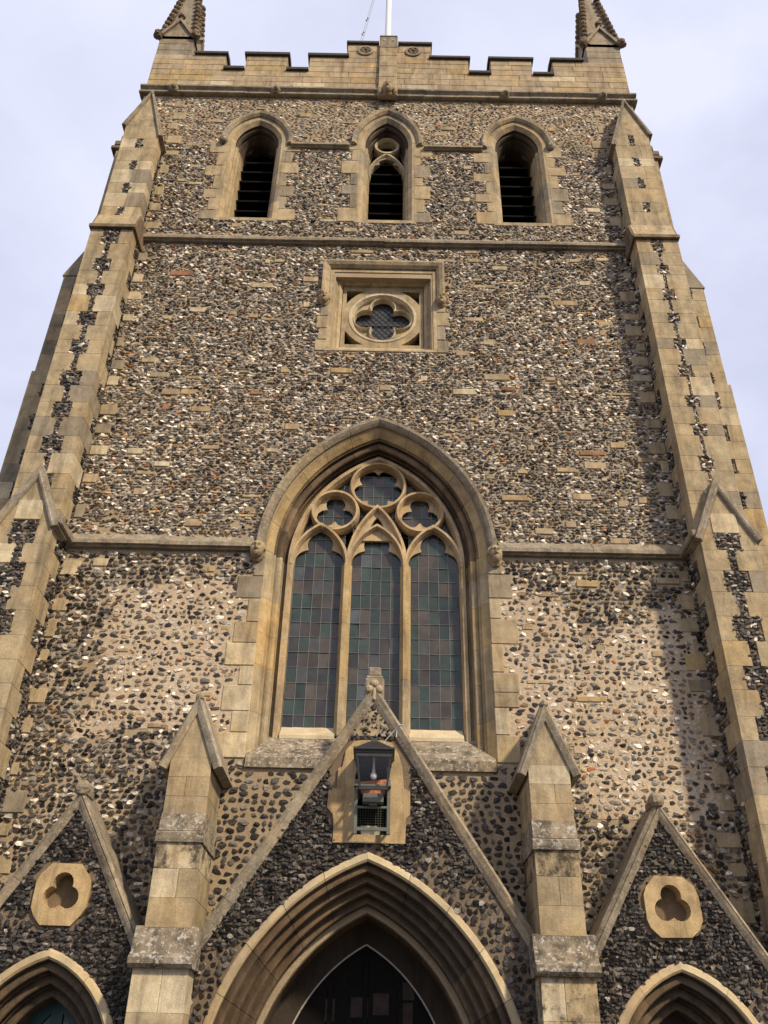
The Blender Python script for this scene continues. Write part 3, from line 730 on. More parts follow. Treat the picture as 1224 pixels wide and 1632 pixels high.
# carved rosettes either side of the pilaster
for sg in (-1, 1):
    cx = sg*.58; pp.sweep(circle(cx, 22.72, .165, 18), [(-.03, -.06), (-.03, -.10), (.03, -.11), (.03, -.06)], closed=True, tint=GREY)
    for q in range(5): pp.lump((cx+.08*math.cos(q*1.257+.3), -.085, 22.72+.08*math.sin(q*1.257+.3)), (.055, .035, .055), (8, 6), tint=jt(BROWN), rough=.1)
para = part(pp.build('parapet', M_STONE, tower))
def cope(x0, x1, z):
    b = MB(); n = max(1, int((x1-x0)/.8)); xs = np.linspace(x0, x1, n+1)
    for i in range(n):
        o = rng.uniform(-.006, .006); b.xprism([(-.07, z), (-.13, z+.005), (-.135+o, z+.075), (.13, z+.16+o), (.36, z+.075), (.36, z)], xs[i]+.002, xs[i+1]-.002, tint=(.10, .08, .06))
    part(b.build('coping', M_SLATE, para))
for i in range(len(edges)-1):
    x0, x1 = edges[i], edges[i+1]; zt = top_at((x0+x1)/2)
    if zt < 22: cope(x0, x1, zt)
    elif zt < 22.9: cope(x0-.05 if abs(x0) < 5.6 else -4.72, x1+.05 if abs(x1) < 5.6 else 4.72, zt)
    else: cope(-1.05, -.25, zt); cope(.21, 1.05, zt)
b = MB(); zz = [21.08, 21.5, 21.95, 22.4, 22.75, 23.22]
for i in range(5): b.cbox(-.235, .195, -.16, .3, zz[i]+.002, zz[i+1]-.002, .01, tint=jt(BUFF if i < 4 else GREY))
b.cbox(-.24, .20, -.17, .3, 23.22, 23.29, .02, tint=GREY)
for x in (-.13, .09): b.lump((x, -.165, 23.05), (.025, .02, .025), (8, 6), tint=(.6, .55, .5))
part(b.build('pilaster', M_STONE, para))
b = MB(); b.cbox(-.255, .215, -.20, -.05, 20.70, 21.08, .03, tint=GREY); head(b, (-.02, -.24, 20.90), .15, jt(PINK))
for sg in (-1, 1): b.lump((-.02+sg*.17, -.2, 20.88), (.07, .07, .14), (8, 7), tint=jt(PINK), rough=.2)
part(b.build('carved_head', M_STONE, corn))

# ---- pinnacles
for sg in (-1, 1):
    p = MB(); cx, cy, hb = sg*5.26, 0.37, 0.42
    for z0, z1 in ((22.42, 22.65), (22.65, 22.92), (22.92, 23.15)): p.cbox(cx-hb, cx+hb, cy-hb, cy+hb, z0+.002, z1-.002, .008, tint=jt(GREY))
    # gablets on the four faces + spire
    for ax in range(4):
        ca, sa = (1, 0, -1, 0)[ax], (0, 1, 0, -1)[ax]
        tri = [(-hb-.02, 23.15), (hb+.02, 23.15), (hb+.02, 23.22), (0, 23.92), (-hb-.02, 23.22)]
        V = []
        for dep in (hb+.02, -.05):
            for u, z in tri:
                x, y = u, -dep; V.append((cx+x*ca-y*sa, cy+x*sa+y*ca, z))
        p.add(V, [[0, 1, 2, 3, 4]] + [[i, (i+1) % 5, (i+1) % 5+5, i+5] for i in range(5)], 0, jt(GREY))
        for s2 in (-1, 1):      # coping ribs of each gablet
            q0, q1 = (s2*(hb+.05), 23.20), (0, 24.0); V = []
            for dep in (hb+.08, hb-.12):
                for (u, z), off in ((q0, 0), (q1, 0), (q1, -.13), ((s2*(hb-.05), 23.20), 0)):
                    x, y = u, -dep; V.append((cx+x*ca-y*sa, cy+x*sa+y*ca, z+off))
            p.add(V, [[0, 1, 2, 3], [7, 6, 5, 4]] + [[i, (i+1) % 4, (i+1) % 4+4, i+4] for i in range(4)], 0, jt(GREY))
    sb, z0, z1 = hb-.05, 23.2, 27.4
    rng_z = np.linspace(z0, z1, 8); prev = None
    for i in range(7):
        a, e = sb*(1-(rng_z[i]-z0)/(z1-z0)), sb*(1-(rng_z[i+1]-z0)/(z1-z0))
        V = [(cx+sx*q, cy+sy*q, z) for q, z in ((a, rng_z[i]), (max(e, .03), rng_z[i+1]-.003)) for sx, sy in ((-1, -1), (1, -1), (1, 1), (-1, 1))]
        p.add(V, [[0, 1, 2, 3], [4, 5, 6, 7]] + [[k, (k+1) % 4, (k+1) % 4+4, k+4] for k in range(4)], 0, jt(GREY))
    pn = part(p.build('pinnacle', M_STONE, tower))
    for sx in (-1, 1):
        for sy in (-1, 1):
            for i in range(12):
                z = 23.25+i*.225; q = sb*(1-(z-z0)/(z1-z0)); cr = MB()
                r = .115 if i == 0 else .090
                ox = q+.050+(.05 if i == 0 else 0)
                cr.lump((cx+sx*ox, cy+sy*ox, z+.02), (r, r, r*.95), (9, 7), tint=jt(BROWN, .25), rough=.10)
                cr.tube([(cx+sx*(q-.03), cy+sy*(q-.03), z-.09), (cx+sx*(q+.03), cy+sy*(q+.03), z-.03), (cx+sx*ox, cy+sy*ox, z+.02)], (.05, .045, .03), 6, tint=jt(GREY))
                part(cr.build('crocket', M_SOOT_SHADE, pn))
    for x, y, z, r in ((cx, cy-hb-.05, 24.08, .09), (cx-hb-.05, cy-hb-.05, 23.22, .12), (cx+hb+.05, cy-hb-.05, 23.22, .12)):
        cr = MB(); cr.lump((x, y, z), (r, r*.9, r), (10, 8), tint=jt(BROWN), rough=.2); part(cr.build('carved_knob', M_SOOT_SHADE, pn))

# ---- corner buttresses
def coping_gable(path, depth0, depth1, th=.10, out=.03, tint=GREY, roll_=True):
    """raking coping along a polyline foot-apex-foot; profile offset is outward"""
    b = MB(); return b
def rake(b, feet_l, apex, feet_r, y0, y1, th=.11, tint=GREY, over=.05):
    # path right-to-left so that 'left of travel' points up and out
    prof = [(-.02, y0+.02), (-.02, y0-.035), (.03, y0-over), (.05, y0-over-.012), (th-.02, y0-over), (th, y0-over+.03), (th, y1), (-.02, y1)]
    P = [feet_l, apex, feet_r]
    b.sweep(P, prof, tint=tint)
def courses(b, fl, sgn, xi, xo, yf, yb, z0, z1, gapA, gapB, hA=.34, hB=.40, plug=True, side_depth=True, pal=PAL_D, inner_only=False):
    """a stage of a buttress: corner stones in courses, flint between them. xi / xo inner and outer x (signed)"""
    x0, x1 = min(xi, xo), max(xi, xo)
    b.cbox(x0+.02, x1-.02, yf+.02, yb, z0, z1, .005, mi=1, tint=MORT_K)
    z = z0; k = int(rng.integers(2)); gaps = []
    while z < z1-.02:
        hh = (hA if k % 2 == 0 else hB)*rng.uniform(.9, 1.12); z2 = min(z+hh, z1)
        if z1-z2 < .15: z2 = z1
        gp = (gapA if k % 2 == 0 else gapB); mid = (x0+x1)/2 + rng.uniform(-.008, .008)
        full = yb-yf
        if gp > .03:
            dl = min(full, (.30 if k % 2 else .50)*rng.uniform(.85, 1.15)); 
            dr = min(full, (.50 if k % 2 else .30)*rng.uniform(.85, 1.15))
            gl_, gr_ = mid-gp/2*rng.uniform(.92, 1.08), mid+gp/2*rng.uniform(.92, 1.08)
            b.cbox(x0, gl_, yf, yf+dl, z+.0007, z2-.0007, .003, tint=stone_tint(), jit=.001); b.cbox(gr_, x1, yf, yf+dr, z+.0007, z2-.0007, .003, tint=stone_tint(), jit=.001)
            gaps.append((gl_, gr_, z, z2))
        else:
            dl = dr = min(full, (.30 if k % 2 else .50)*rng.uniform(.85, 1.15)); sp_ = mid+rng.uniform(-.15, .15)
            b.cbox(x0, sp_-.001, yf, yf+dl, z+.0007, z2-.0007, .003, tint=stone_tint(), jit=.001); b.cbox(sp_+.001, x1, yf, yf+dr, z+.0007, z2-.0007, .003, tint=stone_tint(), jit=.001)
        # flint on the two sides behind the corner stones
        for side, dep in ((x0, dl), (x1, dr)):
            if yf+dep < yb-.06:
                nrm = (-1, 0, 0) if side == x0 else (1, 0, 0)
                b.flints(lambda U, W: np.ones(len(U), bool), yf+dep+.02, yb, z+.01, z2-.01, .085, .062, 1.0, pal, frame=((side+(.015 if side == x0 else -.015), 0, 0), (0, 1, 0), (0, 0, 1), nrm), mi=2, h=.022)
        z = z2; k += 1
    for a, e, c0, c1 in gaps:
        b.flints(lambda U, W: np.ones(len(U), bool), a-.004, e+.004, c0-.004, c1+.004, min(.07, (e-a)*.6), .05, 1.12, pal, frame=((0, yf+.012, 0), (1, 0, 0), (0, 0, 1), (0, -1, 0)), mi=2, h=.018)
    return
for sg in (-1, 1):
    b = MB()
    xi, xo = sg*4.88, sg*5.72
    courses(b, None, sg, xi, xo, -.72, .02, -.1, 8.62, .38, .12, hA=.36, hB=.36)
    courses(b, None, sg, sg*4.90, sg*5.72, -.55, .02, 8.62, 15.45, .32 if sg < 0 else .22, .085 if sg < 0 else .05, hA=.32 if sg < 0 else .27, hB=.38, pal=PAL_D if sg < 0 else PAL_B)
    courses(b, None, sg, sg*4.93, sg*5.70, -.42, .02, 16.0, 19.0, .12, .0, hA=.30, hB=.42)
    x0, x1 = min(xi, xo), max(xi, xo)
    # weathered set-off under the belfry stage
    b.xprism([(.02, 15.45), (-.62, 15.45), (-.62, 15.53), (-.555, 15.56), (-.43, 16.0), (.02, 16.0)], x0-.03, x1+.03, tint=jt(BROWN))
    b.xprism([(-.54, 15.535), (-.56, 15.60), (-.431, 16.02), (-.40, 16.0)], x0+.01, x1-.01, tint=jt(BUFF))
    mid = sg*5.29
    # lower gablet, upper gablet
    b.plate([(x0+.02, 8.62), (mid, 9.60), (x1-.02, 8.62)], [], -.72, -.50, tint=jt(BUFF))
    b.cbox(mid-.2, mid+.2, -.735, -.6, 8.63, 8.98, .006, tint=jt(PALE))
    bt = part(b.build('buttress', [M_STONE, M_MORTAR, M_FLINT], tower))
    c1 = MB(); rake(c1, (x1+.07, 8.52), (mid, 9.62), (x0-.07, 8.52), -.73, -.30, th=.10, tint=jt(GREY), over=.04)
    # the string returns along the inner side of the buttress
    c1.cbox(min(sg*4.76, sg*4.90), max(sg*4.76, sg*4.90), -.72, .0, 8.57, 8.70, .02, tint=jt(GREY))
    part(c1.build('gable_coping', M_COPE, bt))
    c2 = MB(); x0, x1, mid = min(sg*4.93, sg*5.70), max(sg*4.93, sg*5.70), sg*5.315
    c2.plate([(x0, 19.0), (mid, 20.35), (x1, 19.0)], [], -.42, .02, tint=jt(BUFF))
    inner, outer = sg*4.86, sg*5.77
    fl, fr = ((outer, 19.0), (inner, 18.62)) if sg > 0 else ((inner, 18.62), (outer, 19.0))
    rake(c2, fl if fl[0] > fr[0] else fr, (mid, 20.30), fr if fl[0] > fr[0] else fl, -.42, .0, th=.09, tint=jt(GREY), over=.045)
    part(c2.build('gable_coping', M_COPE, bt))
for sg in (-1, 1):                        # the buttresses that face sideways
    b = MB()
    courses(b, None, sg, sg*5.72, sg*6.52, .40, 1.15, -.1, 12.6, .26, .07)
    courses(b, None, sg, sg*5.72, sg*6.47, .41, 1.14, 12.6, 15.2, .24, .07)
    courses(b, None, sg, sg*5.70, sg*6.18, .42, 1.13, 15.2, 19.35, .11, .0)
    for (xa, za), (xb, zb_), y0 in (((6.50, 15.16), (6.17, 15.98), .39), ):
        pl = [(sg*xa, za), (sg*xb, zb_), (sg*5.8, zb_), (sg*5.8, za)]; b.plate(pl, [], y0, 1.16, tint=jt(GREY))
    for xa, z0, z1 in ((6.30, 19.33, 19.45), (6.24, 19.45, 19.62), (6.12, 19.62, 19.80), (6.0, 19.80, 19.95)):
        b.cbox(min(sg*5.68, sg*xa), max(sg*5.68, sg*xa), .36+.02*(19.5-z0), 1.2, z0, z1-.003, .02, tint=jt(BROWN))
    part(b.build('side_buttress', [M_STONE, M_MORTAR, M_FLINT], tower))

# ================================================================== entrance porch
porch = empty('entrance_porch', (0, -0.6, -0.1), 'gabled triple entrance porch of knapped flint with pale arches at the tower foot', 'church porch')
def ppart(o): return rooted(o, 0, 0.6, 0.1)
YP = -0.6
def portal(cx, zs, c, Rr, gap_, foot_dx, foot_z, x0, x1, orders, inner_hole, name, extra_mask, holes=(), lo_bias=0.0):
    w_ = MB()
    outer = [(x0, -.1), (x0, foot_z), (cx-foot_dx, foot_z), (cx, gap_), (cx+foot_dx, foot_z), (x1, foot_z), (x1, -.1)]
    outer = [p for i, p in enumerate(outer) if i == 0 or abs(p[0]-outer[i-1][0])+abs(p[1]-outer[i-1][1]) > 1e-4]
    w_.plate(outer, [archpts(cx, zs, c, Rr-.09, .0)] + list(holes), YP, .05, mi=0, tint=MORT_K)
    sl = (gap_-foot_z)/foot_dx
    def mask(U, W):
        ok = ~in_arch(U, W, cx, zs, c, Rr+.0, -1) & (W < gap_-sl*np.abs(U-cx)-.02) | ((W < foot_z) & ~in_arch(U, W, cx, zs, c, Rr+.0, -1))
        return ok & ~extra_mask(U, W)
    lo = lambda U, W: fnoise(U, W, .8, 3.0) + .35*np.clip((3.6-W)/1.2, -.5, 1.) > .62 - lo_bias + np.where(W > 4.3, .6, 0)
    w_.flints(lambda U, W: mask(U, W) & lo(U, W), x0, x1, 1.2, gap_, 0.088, .080, 1.10, PAL_K, frame=((0, YP, 0), (1, 0, 0), (0, 0, 1), (0, -1, 0)), mi=1, h=.022, rim=.25, round_=True)
    w_.flints(lambda U, W: mask(U, W) & ~lo(U, W), x0, x1, 1.2, gap_, 0.056, .043, 1.28, PAL_K, frame=((0, YP, 0), (1, 0, 0), (0, 0, 1), (0, -1, 0)), mi=1, h=.026, rim=.07, tilt=.45)
    pw = ppart(w_.build(name, [M_MORTAR, M_FLINT], porch))
    h_ = MB(); seg_arch(h_, cx, zs, c, Rr, 0, [(-.105, YP+.03), (-.105, YP-.035), (-.08, YP-.055), (-.02, YP-.035), (.0, YP-.02), (.0, YP+.03)], (BUFF, (.44, .365, .23))); ppart(h_.build('hood_mould', M_FRESH, pw))
    a_ = MB(); seg_arch(a_, cx, zs, c, Rr, 0, orders, ((.115, .082, .052), (0.15, .105, .065), (.10, .075, .05))); ppart(a_.build('arch_moulding', M_SOOT_SHADE, pw))
    return pw
# central portal
op = order_prof(-.095, -.56, YP+.01, .12, 5) + [(-.56, .62), (-.06, .62), (-.06, YP+.03)]
def niche_mask(U, W): return (np.abs(U-.02) < .53) & (W > 4.06) & (W < 5.36) & ~((np.abs(U-.02) > .44) & (W < 4.28))
cen = portal(0, 1.26, .935, 2.857, 5.96, 2.03, 2.74, -1.99, 1.99, op, None, 'gabled_portal', niche_mask, holes=[[(-.22, 4.16), (-.22, 5.28), (.26, 5.28), (.26, 4.16)]])
c1 = MB()
def rake_stones(b, cx, ap, dx, fz, y0, y1, th, tint, over=.06, n=4):
    for sg in (-1, 1):
        for i in range(n):
            p = [(cx+sg*dx*(1-i/n), fz+(ap-fz)*i/n), (cx+sg*dx*(1-(i+1)/n), fz+(ap-fz)*(i+1)/n)]
            g = .0; o = rng.uniform(-.004, .004)
            ang = math.atan2(ap-fz, dx); prof = [(-.03, y0+.02), (-.03, y0-.03), (.02, y0-over), (.05, y0-over-.01), (.055, y0-over+.02), (th-.035, y0-over+.005), (th, y0-over+.04), (th, y1), (-.03, y1)]
            # mitre at the apex: stretch the last point along the slope for outer offsets
            path = p if sg > 0 else p[::-1]
            ux, uz = (path[1][0]-path[0][0]), (path[1][1]-path[0][1]); l = math.hypot(ux, uz); ux, uz = ux/l, uz/l; nx, nz = -uz, ux
            if nz < 0: nx, nz = -nx, -nz
            rings = []
            for d, y in prof:
                r_ = []
                for q, P0 in enumerate(path):
                    x, z = P0[0]+nx*d, P0[1]+nz*d
                    is_ap = abs(P0[0]-cx) < 1e-6
                    if is_ap:
                        tt = (cx-x)/ux if abs(ux) > 1e-6 else 0; x += ux*tt; z += uz*tt
                    else: x += ux*(.002 if q == 0 else -.002); z += uz*(.002 if q == 0 else -.002)
                    r_.append((x, y+o, z))
                rings.append(r_)
            b.rings(rings, tint=jt(tint, .12))
rake_stones(c1, 0.03, 5.92, 2.06, 2.70, YP, YP+.36, .125, GREY, n=5)
ppart(c1.build('gable_coping', M_COPE, cen))
b = MB()                                           # finial and apex stone
b.plate([(-.26, 5.42), (.03, 5.90), (.32, 5.42)], [], YP-.025, YP+.05, tint=BUFF)
b.cbox(-.105, .165, YP-.03, YP+.27, 5.85, 6.24, .02, tint=jt(GREY)); b.cbox(-.06, .12, YP+.02, YP+.22, 6.28, 6.42, .02, tint=jt(GREY)); b.cbox(-.085, .145, YP+.0, YP+.25, 6.24, 6.285, .015, tint=jt(BUFF))
for dx, dz in ((-.065, 6.07), (.065, 6.07), (0, 6.15)): b.lump((.03+dx, YP-.045, dz), (.055, .04, .055), (9, 7), tint=BUFF, rough=.05)
b.cbox(.005, .055, YP-.075, YP-.02, 5.90, 6.08, .015, tint=BUFF)
ppart(b.build('finial', M_COPE, cen))
b = MB()                                           # niche surround
no = [(-.44, 4.06), (-.44, 4.30), (-.455, 4.40), (-.53, 4.48), (-.52, 4.72), (-.42, 4.73), (-.41, 4.98), (-.36, 5.0), (-.32, 5.22), (-.22, 5.34), (-.1, 5.36), (.16, 5.36), (.28, 5.33), (.37, 5.18), (.42, 5.0), (.44, 4.74), (.52, 4.70), (.52, 4.42), (.47, 4.36), (.46, 4.06)]
nh = [(-.19, 4.16), (-.19, 4.90), (-.15, 5.0), (-.19, 5.06), (-.19, 5.24), (.25, 5.24), (.25, 5.06), (.21, 5.0), (.25, 4.90), (.25, 4.16)]
b.plate(no, [nh], YP-.04, YP+.12, tint=jt((0.43, .315, .17)))
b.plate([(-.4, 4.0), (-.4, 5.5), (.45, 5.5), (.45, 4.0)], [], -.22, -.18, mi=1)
ppart(b.build('niche_surround', [M_STONE, M_DARK], cen))
b = MB()                                            # bird guard in the niche
for x in np.arange(-.17, .24, .032): b.tube([(x, YP+.05, 4.20), (x, YP+.05, 4.50)], .002, 5)
for z in np.arange(4.2, 4.51, .03): b.tube([(-.19, YP+.052, z), (.25, YP+.052, z)], .002, 5)
ppart(b.build('wire_guard', M_GREENIRON, cen))
# inner doorway
b = MB(); b.plate(archpts(0, 1.26, .935, 2.40, -.1), [archpts(0, 1.26, .935, 2.02, -.05)], .60, .70, tint=(.05, .038, .026)); ppart(b.build('inner_arch', M_SOOT_SHADE, cen))  # tint darkened to paint the passage's shade onto the stone
b = MB(); seg_arch(b, 0, 1.26, .935, 2.035, -.05, [(-.011, .62), (-.011, .585), (.008, .585), (.008, .62)], ((.5, .47, .42),)); ppart(b.build('door_trim', M_TRIM, cen))
b = MB(); b.plate(archpts(0, 1.26, .935, 2.03, -.1), [], .66, .72, mi=2)
for x in (-.44, 0, .44): b.cbox(x-.03, x+.03, .63, .665, -.1, 2.95 if x == 0 else 2.6, .004, mi=1)
b.cbox(-1.0, 1.0, .632, .664, 2.0, 2.06, .004, mi=1)
for x, z, w2, h2, cc in ((-.18, 2.25, .22, .22, (.05, .02, .008)), (.10, 2.28, .2, .24, (.045, .018, .008)), (.47, 2.12, .13, .3, (.03, .035, .07)), (.47, 2.45, .15, .2, (.05, .03, .012)), (-.5, 2.2, .12, .25, (.03, .018, .01))): b.add([(x, .652, z), (x+w2, .652, z), (x+w2, .652, z+h2), (x, .652, z+h2)], [[0, 1, 2, 3]], 0, cc)
ppart(b.build('door', [M_DARKPANE, M_DARK, M_DARK], cen))

# side portals
for sg in (-1, 1):
    cx = sg*3.66
    ops = order_prof(-.095, -.44, YP+.01, -.12, 3) + [(-.44, .30), (-.06, .30), (-.06, YP+.03)]
    oc = [(cx+x+rng.uniform(-.010, .010), 3.41+z+rng.uniform(-.010, .010)) for x, z in ((-.33, .12), (-.29, .22), (-.17, .34), (.17, .34), (.29, .22), (.33, .12), (.33, -.16), (.28, -.25), (.18, -.35), (-.18, -.35), (-.28, -.25), (-.33, -.16))]
    def pm(U, W, cx=cx): return (np.abs(U-cx) < .36) & (np.abs(W-3.41) < .38) & (np.abs(U-cx)+np.abs(W-3.41) < .585)
    xa, xb = sorted((sg*2.52, sg*4.90))
    hole = foil(cx, 3.42, 3, .105, .125, math.pi/2, 10)
    pw = portal(cx, 1.52, .367, 1.35, 4.52, 1.04, 2.78, xa, xb, ops, None, 'gabled_portal', pm, lo_bias=-.30, holes=[[(cx+x*.9, 3.41+z*.9) for x, z in ((-.3, -.3), (-.3, .3), (.3, .3), (.3, -.3))]])
    c1 = MB(); rake_stones(c1, cx, 4.46, 1.09, 2.64, YP, .0, .105, GREY, n=4); 
    c1.lump((cx, YP-.02, 4.66), (.10, .10, .10), (10, 8), tint=GREY, rough=.12); c1.cbox(cx-.07, cx+.07, YP-.07, YP+.3, 4.56, 4.70, .03, tint=GREY)
    ppart(c1.build('gable_coping', M_COPE, pw))
    b = MB(); b.plate(oc, [foil(cx, 3.42, 3, .105, .125, math.pi/2, 10)], YP-.045, YP+.15, tint=jt((.46, .335, .175), .04))
    b.plate([(cx-.34, 3.05), (cx-.34, 3.8), (cx+.34, 3.8), (cx+.34, 3.05)], [], YP+.15, YP+.2, tint=BROWN)
    ppart(b.build('trefoil_panel', M_STONE, pw))
    b = MB()
    if sg < 0:
        b.plate(archpts(cx, 1.52, .367, .93, -.1), [], .12, .18)
        b.plate(archpts(cx, 1.52, .367, .92, -.1), [[(cx-.32, .9), (cx-.30, 1.95), (cx-.07, 2.2), (cx-.07, .9)], [(cx+.32, .9), (cx+.07, .9), (cx+.07, 2.2), (cx+.30, 1.95)]], .08, .125)
        b.add([(cx-.34, .118, .9), (cx+.34, .118, .9), (cx+.34, .118, 2.2), (cx-.34, .118, 2.2)], [[0, 1, 2, 3]], 1, (.03, .035, .03))
        d_ = ppart(b.build('door', [M_TEAL, M_GLASS], pw)); d_['label'] = 'teal painted door with glazed panels'
    else:
        b.plate(archpts(cx, 1.52, .367, .93, -.1), [], .12, .18)
        for x in np.arange(-.5, .51, .125): b.cbox(cx+x-.006, cx+x+.006, .105, .122, 0, 2.2, .002)
        d_ = ppart(b.build('door', M_BROWN, pw)); d_['label'] = 'dark boarded door'

# buttresses between the portals
for sg in (-1, 1):
    b = MB()
    def ash(x0, x1, yf, z0, z1, n, stained=(), tints=(BUFF, PALE, BUFF, BUFF), split=True):
        zz = np.linspace(z0, z1, n+1)
        for i in range(n):
            if split and i % 2: 
                m = x0+(x1-x0)*rng.uniform(.35, .65); b.cbox(x0, m-.002, yf, .03, zz[i]+.0008, zz[i+1]-.0008, .003, mi=1 if i in stained else 0, tint=jt(tints[int(rng.integers(4))])); b.cbox(m+.002, x1, yf, .03, zz[i]+.0008, zz[i+1]-.0008, .003, mi=1 if i in stained else 0, tint=jt(tints[int(rng.integers(4))]))
            else: b.cbox(x0, x1, yf, .03, zz[i]+.0008, zz[i+1]-.0008, .003, mi=1 if i in stained else 0, tint=jt(tints[int(rng.integers(4))]))
    cx = sg*2.27
    ash(cx-.31, cx+.31, -1.0, -.1, 2.62, 6, (4, 5) if sg > 0 else ()); ash(cx-.265, cx+.265, -.94, 3.02, 3.98, 3, (2,)); ash(cx-.262, cx+.262, -.89, 4.28, 5.0, 3)
    b.plate([(cx-.26, 5.0), (cx, 5.66), (cx+.26, 5.0)], [], -.89, .02, tint=jt(BUFF))
    bt = ppart(b.build('buttress', [M_STONE, M_STAIN], porch))
    w1 = MB(); w1.xprism([(.0, 2.60), (-1.06, 2.60), (-1.10, 2.64), (-1.10, 2.70), (-1.02, 2.76), (-.93, 3.04), (.0, 3.04)], cx-.36, cx+.36, tint=jt(GREY)); ppart(w1.build('weathering', M_MOSS, bt))
    w1 = MB(); w1.xprism([(.0, 3.96), (-.97, 3.96), (-.98, 4.0), (-.98, 4.07), (-.945, 4.09), (.0, 4.09)], cx-.285, cx+.285, tint=jt(GREY)); w1.xprism([(.0, 4.09), (-.95, 4.095), (-.95, 4.13), (-.885, 4.33), (.0, 4.33)], cx-.27, cx+.27, tint=jt(GREY)); ppart(w1.build('weathering', M_MOSS, bt))
    c1 = MB(); rake_stones(c1, cx, 5.66, .33, 4.86, -.89, .0, .085, GREY, over=.05, n=1)
    c1.lump((cx, -.88, 5.80), (.06, .07, .06), (9, 7), tint=GREY, rough=.12)
    ppart(c1.build('gable_coping', M_COPE, bt))

# ================================================================== lantern and its stand
lan = empty('lantern', (.05, -.85, 4.13), 'old black four-sided lantern on a steel frame in the gable niche above the arch', 'lantern')
def lpart(o): return rooted(o, -.05, .85, -4.13)
def frustum(b, cx, cy, z0, a0, z1, a1, mi=0, tint=BUFF):
    V = [(cx+sx*a, cy+sy*a, z) for a, z in ((a0, z0), (a1, z1)) for sx, sy in ((-1, -1), (1, -1), (1, 1), (-1, 1))]
    b.add(V, [[0, 1, 2, 3], [7, 6, 5, 4]] + [[k, (k+1) % 4, (k+1) % 4+4, k+4] for k in range(4)], mi, tint)
lx, ly = .05, -.86
b = MB(); frustum(b, lx, ly, 5.05, .235, 5.09, .25); frustum(b, lx, ly, 5.09, .262, 5.115, .262); frustum(b, lx, ly, 5.115, .24, 5.25, .06); frustum(b, lx, ly, 5.25, .05, 5.30, .04)
lpart(b.build('roof', M_IRON, lan))
b = MB()
zt, zb_, at_, ab = 5.05, 4.63, .215, .165
for sx in (-1, 1):
    for sy in (-1, 1):
        V = [(lx+sx*(a+q[0]*.012), ly+sy*(a+q[1]*.012), z) for a, z in ((ab, zb_), (at_, zt)) for q in ((-1, -1), (1, -1), (1, 1), (-1, 1))]
        b.add(V, [[0, 1, 2, 3], [7, 6, 5, 4]] + [[k, (k+1) % 4, (k+1) % 4+4, k+4] for k in range(4)])
for a, z, h2 in ((at_, 5.0, .055), (ab, 4.605, .045)):
    for sg in (-1, 1):
        b.cbox(lx-a-.014, lx+a+.014, ly+sg*a-.012, ly+sg*a+.012, z, z+h2, .004); b.cbox(lx+sg*a-.013, lx+sg*a+.013, ly-a-.01, ly+a+.01, z+.001, z+h2-.001, .004)
b.cbox(lx-.165, lx+.165, ly+.06, ly+.165, 4.605, 4.62, .003)
lpart(b.build('frame', M_IRON, lan))
b = MB()
for sx, sy in ((0, -1), (-1, 0), (1, 0)):
    if sx == 0: V = [(lx-ab, ly-ab, zb_+.02), (lx+ab, ly-ab, zb_+.02), (lx+at_, ly-at_, zt-.05), (lx-at_, ly-at_, zt-.05)]
    else: V = [(lx+sx*ab, ly-ab, zb_+.02), (lx+sx*ab, ly+ab, zb_+.02), (lx+sx*at_, ly+at_, zt-.05), (lx+sx*at_, ly-at_, zt-.05)]
    b.add(V, [[0, 1, 2, 3]])
lpart(b.build('glass', M_CLEAR, lan))
b = MB(); b.add([(lx-ab, ly+ab-.01, 4.62), (lx+ab, ly+ab-.01, 4.62), (lx+ab+.02, ly+ab+.015, 4.84), (lx-ab-.02, ly+ab+.015, 4.80), (lx-ab, ly+ab, 4.62), (lx+ab, ly+ab, 4.62), (lx+ab+.02, ly+ab+.025, 4.84), (lx-ab-.02, ly+ab+.025, 4.80)], [[0, 1, 2, 3], [4, 5, 6, 7], [0, 1, 5, 4], [2, 3, 7, 6]])
lpart(b.build('back_plate', M_RUST, lan))
b = MB(); b.lump((lx+.0, ly-.02, 4.82), (.042, .042, .05), (14, 10), rough=0); b.tube([(lx, ly-.02, 4.86), (lx, ly-.02, 4.90)], .02, 10); b.tube([(lx, ly-.02, 4.90), (lx, ly-.02, 5.05)], .016, 8)
lpart(b.build('bulb', M_BULB, lan, smooth=True))
b = MB()
for x in (-.165, .245): b.cbox(x-.022, x+.022, -.80, -.76, 4.13, 4.80, .004)
b.cbox(-.15, .23, -.80, -.77, 4.44, 4.47, .004); b.cbox(-.15, .23, -.80, -.77, 4.17, 4.215, .004)
for x in (-.165, .245):
    for z in (4.20, 4.72): b.cbox(x-.015, x+.015, -.77, -.62, z-.012, z+.012, .003)
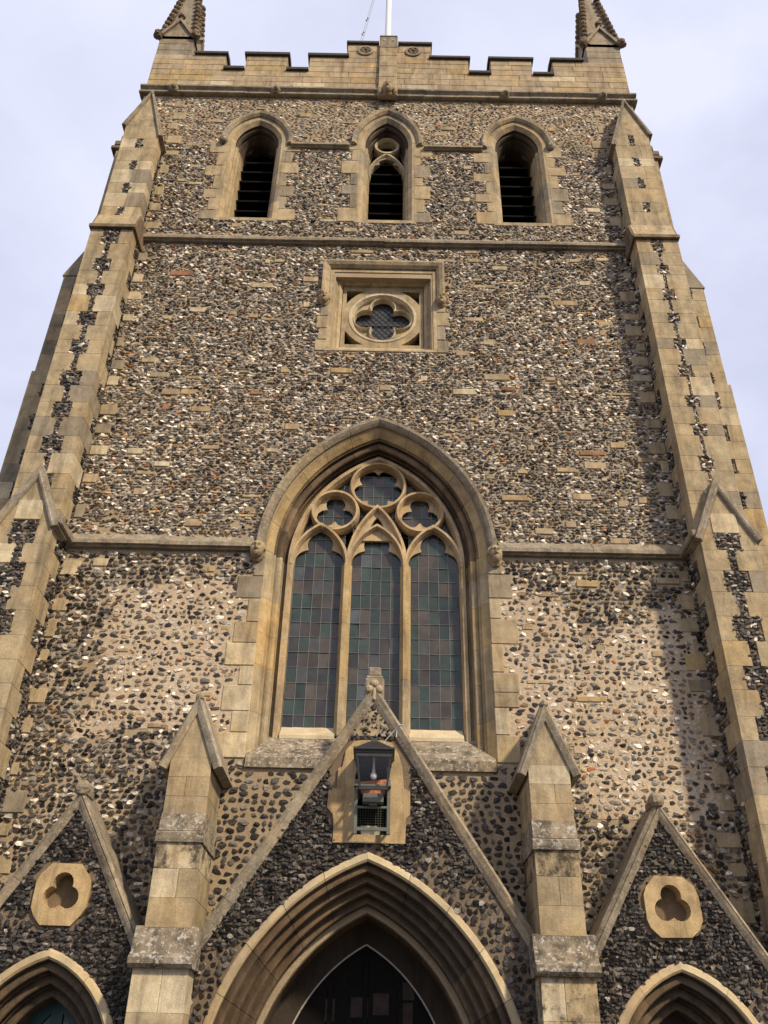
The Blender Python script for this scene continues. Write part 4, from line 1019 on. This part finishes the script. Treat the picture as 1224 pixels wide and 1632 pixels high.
b.cbox(-.19, .27, -.89, -.83, 4.69, 4.715, .004)
for x in (-.18, .26): b.cbox(x-.012, x+.012, -.86, -.77, 4.69, 4.715, .003)
b.cbox(-.08, .18, -.92, -.78, 4.485, 4.595, .008); b.cbox(.0, .1, -.88, -.80, 4.46, 4.49, .004)
lpart(b.build('stand', M_GREENIRON, lan))
b = MB(); b.cbox(-.10, .10, -.55, -.48, 4.165, 4.29, .006); b.cbox(-.095, .03, -.556, -.548, 4.175, 4.28, .003, mi=0)
b.cbox(.04, .14, -.53, -.47, 4.166, 4.28, .006)
tag(b.build('junction_box', M_BOX), 'small cream box on the niche sill behind the lantern frame', 'electrical box')
b = MB(); b.tube([(.13, -.62, 5.24), (.20, -.665, 5.36), (.30, -.68, 5.47), (.37, -.70, 5.53)], .006, 6); b.tube([(.335, -.64, 5.41), (.34, -.68, 5.50), (.37, -.69, 5.56), (.42, -.62, 5.58), (.47, -.50, 5.53)], .007, 6)
tag(b.build('cable', M_CABLE, smooth=True), 'thin pale cable looped over the gable coping above the lantern', 'cable')

# ================================================================== flagpole
fp = empty('flagpole', (-.06, 1.0, 20.8), 'slim white flagpole rising from the tower roof behind the battlements', 'flagpole')
def fpart(o): return rooted(o, .06, -1.0, -20.8)
b = MB(); b.tube([(-.06, 1.0, 20.8), (-.06, 1.0, 24), (-.06, 1.0, 28), (-.06, 1.0, 33)], (.09, .085, .078, .06), 14); fpart(b.build('pole', M_WHITE, fp, smooth=True))
b = MB(); b.tube([(-.12, 1.0, 32.0), (-.45, .9, 27.5), (-.75, .6, 24.5), (-.85, .3, 22.6)], .006, 5); b.tube([(-.115, 1.0, 32.0), (-.41, .9, 27.5), (-.70, .6, 24.5), (-.80, .3, 22.6)], .006, 5)
for z, x, y in ((25.6, -.64, .71), (24.75, -.725, .625)): b.lump((x, y, z), (.03, .02, .05), (6, 5)); b.lump((x+.03, y, z+.1), (.02, .02, .035), (6, 5))
fpart(b.build('halyard', M_ROPE, fp))
